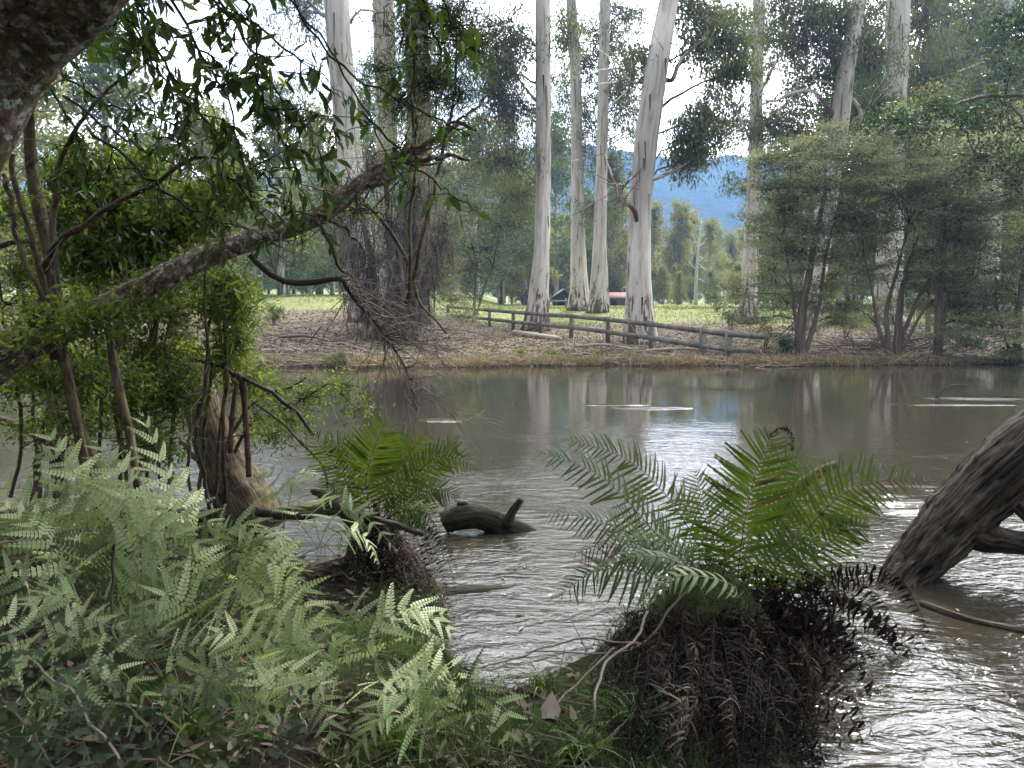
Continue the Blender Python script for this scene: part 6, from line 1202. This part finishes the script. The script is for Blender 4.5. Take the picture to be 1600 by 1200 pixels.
g = Geo(); scatter(g, T_BLADE, P - A([0, 0, .01]), unit(A([0, 0, 1.0]) + r.normal(0, .55, (n, 3))), rdir(n, r), r.uniform(.04, .16, n), r.uniform(.0025, .005, n), np.clip(r.uniform(0, .75, n), 0, 1), r.uniform(.2, .7, n))
stuff(g.build('grass', M['grass']), 'fine dark green grass on the near bank')
P = bank_pts(16000); k_ = wob(P[:, 0], P[:, 1], 3.1, o=6) + r.normal(0, .15, len(P)); P = P[(k_ > .3) & (P[:, 0] < .6) & (P[:, 1] > 2.9)]; n = len(P)
g = Geo(); scatter(g, T_LEAF, P + A([0, 0, 1]) * r.uniform(.01, .1, (n, 1)), rdir(n, r) * A([1, 1, .4]), A([0, 0, 1.0]) + r.normal(0, .4, (n, 3)), r.uniform(.012, .026, n), r.uniform(.008, .014, n), r.uniform(0, .4, n), .1)
stuff(g.build('ground_cover', M['herb_leaf']), 'tiny leaved herbs creeping over the near bank')
# leaves and specks drifting on the river
n = 260; x = r.uniform(-3, 9, n); y = 3.9 + r.exponential(4.5, n); k_ = (nb_sd(x, y) < -.1) & (y < 23); x, y = x[k_], y[k_]; n = len(x)
g = Geo(); scatter(g, T_LEAF, np.stack([x, y, 0 * x + .008], -1), np.stack([r.normal(0, 1, n), r.normal(0, 1, n), 0 * x], -1), A([0, 0, 1.0]), r.uniform(.02, .08, n), r.uniform(.01, .025, n), r.beta(2, 2, n), -.05)
stuff(g.build('floating_leaves', M['litter']), 'small leaves and specks drifting on the river')
# long sedge tufts
def sedge(label, px, py, n, L, seed, cat='grass tuft', spread=.5):
    r = np.random.default_rng(seed); c = nb_pt(px, py); t = Geo()
    q = np.broadcast_to(c, (n, 3)) + r.normal(0, .03, (n, 3)) * A([1, 1, 0])
    D = unit(r.normal(0, spread, (n, 3)) * A([1, 1, .3]) + A([0, 0, 1.0])); Ls = L * r.uniform(.5, 1.1, n)
    tv = []; 
    for k in range(n):          # each blade a bent ribbon
        u = np.linspace(0, 1, 9)[:, None]; side = unit(np.cross(D[k], rdir(1, r)[0])); hz = unit(D[k] * A([1, 1, 0]) + 1e-3)
        path = q[k] + D[k] * u * Ls[k] + (hz * .35 - A([0, 0, .55])) * (u ** 2.2) * Ls[k]; w_ = .006 * (1 - u ** 1.5) + .0006
        V = np.concatenate([path - side * w_, path + side * w_]); i = np.arange(8); t.add(V, np.stack([i, i + 1, i + 10, i + 9], -1), None, r.uniform(.4, .95))
    tag(t.build('grass_tuft', M['grass'], None, loc=c), label, cat)
sedge('tuft of long green grass blades among the ferns at the bottom', 300, 1150, 22, .6, 901)
sedge('arching grass blades between the stump and the pale ferns', 440, 900, 16, .5, 902)
sedge('thin tuft of grass under the small fern', 640, 1040, 26, .28, 903)
sedge('grassy tuft at the water notch', 850, 1080, 40, .2, 904)
sedge('grassy tuft at the foot of the big dark tussock', 1000, 1130, 46, .24, 905)
sedge('short grass tuft at the bottom beside the silver-grey leaf', 900, 1180, 46, .22, 906)
sedge('leaning grass tuft beside the drooping ladder-like fronds', 620, 1170, 30, .3, 907)
# out of focus plant close to the camera
r = np.random.default_rng(55); t = thing('small_leaved_plant', 'out of focus small leaved plant close to the camera at the bottom left', 'plant', at(200, 1230, .95))
gl = Geo()
for k, pth in enumerate([[(230, 1260, .9), (150, 1150, .95), (80, 1060, 1.0), (10, 990, 1.05)], [(140, 1280, .85), (60, 1160, .9), (10, 1100, .9), (-40, 1060, .9)], [(300, 1280, .95), (240, 1170, 1.0), (200, 1100, 1.05), (150, 1050, 1.05)], [(380, 1290, 1.0), (400, 1200, 1.05), (450, 1130, 1.1)], [(60, 1280, .8), (30, 1200, .85), (-10, 1150, .85)]]):
    P = nstem(t, 'stem', pth, [5, 4, 3, 2], 'pale_twig' if k == 0 else 'twig', 6, .03, .03, 91 + k, 24, .004)
    n = 85; i = r.integers(2, 24, n); d = rdir(n, r); q = P[i] + d * r.uniform(.0, .1, (n, 1)); scatter(gl, T_LEAF, q, d, A([0, -.3, 1.0]) + r.normal(0, .4, (n, 3)), r.uniform(.012, .026, n), r.uniform(.008, .016, n), r.uniform(0, .9, n), .1)
gl.build('leaves', M['herb_leaf'], t)
for ob in bpy.data.objects:
    if '_o' in ob: del ob['_o']
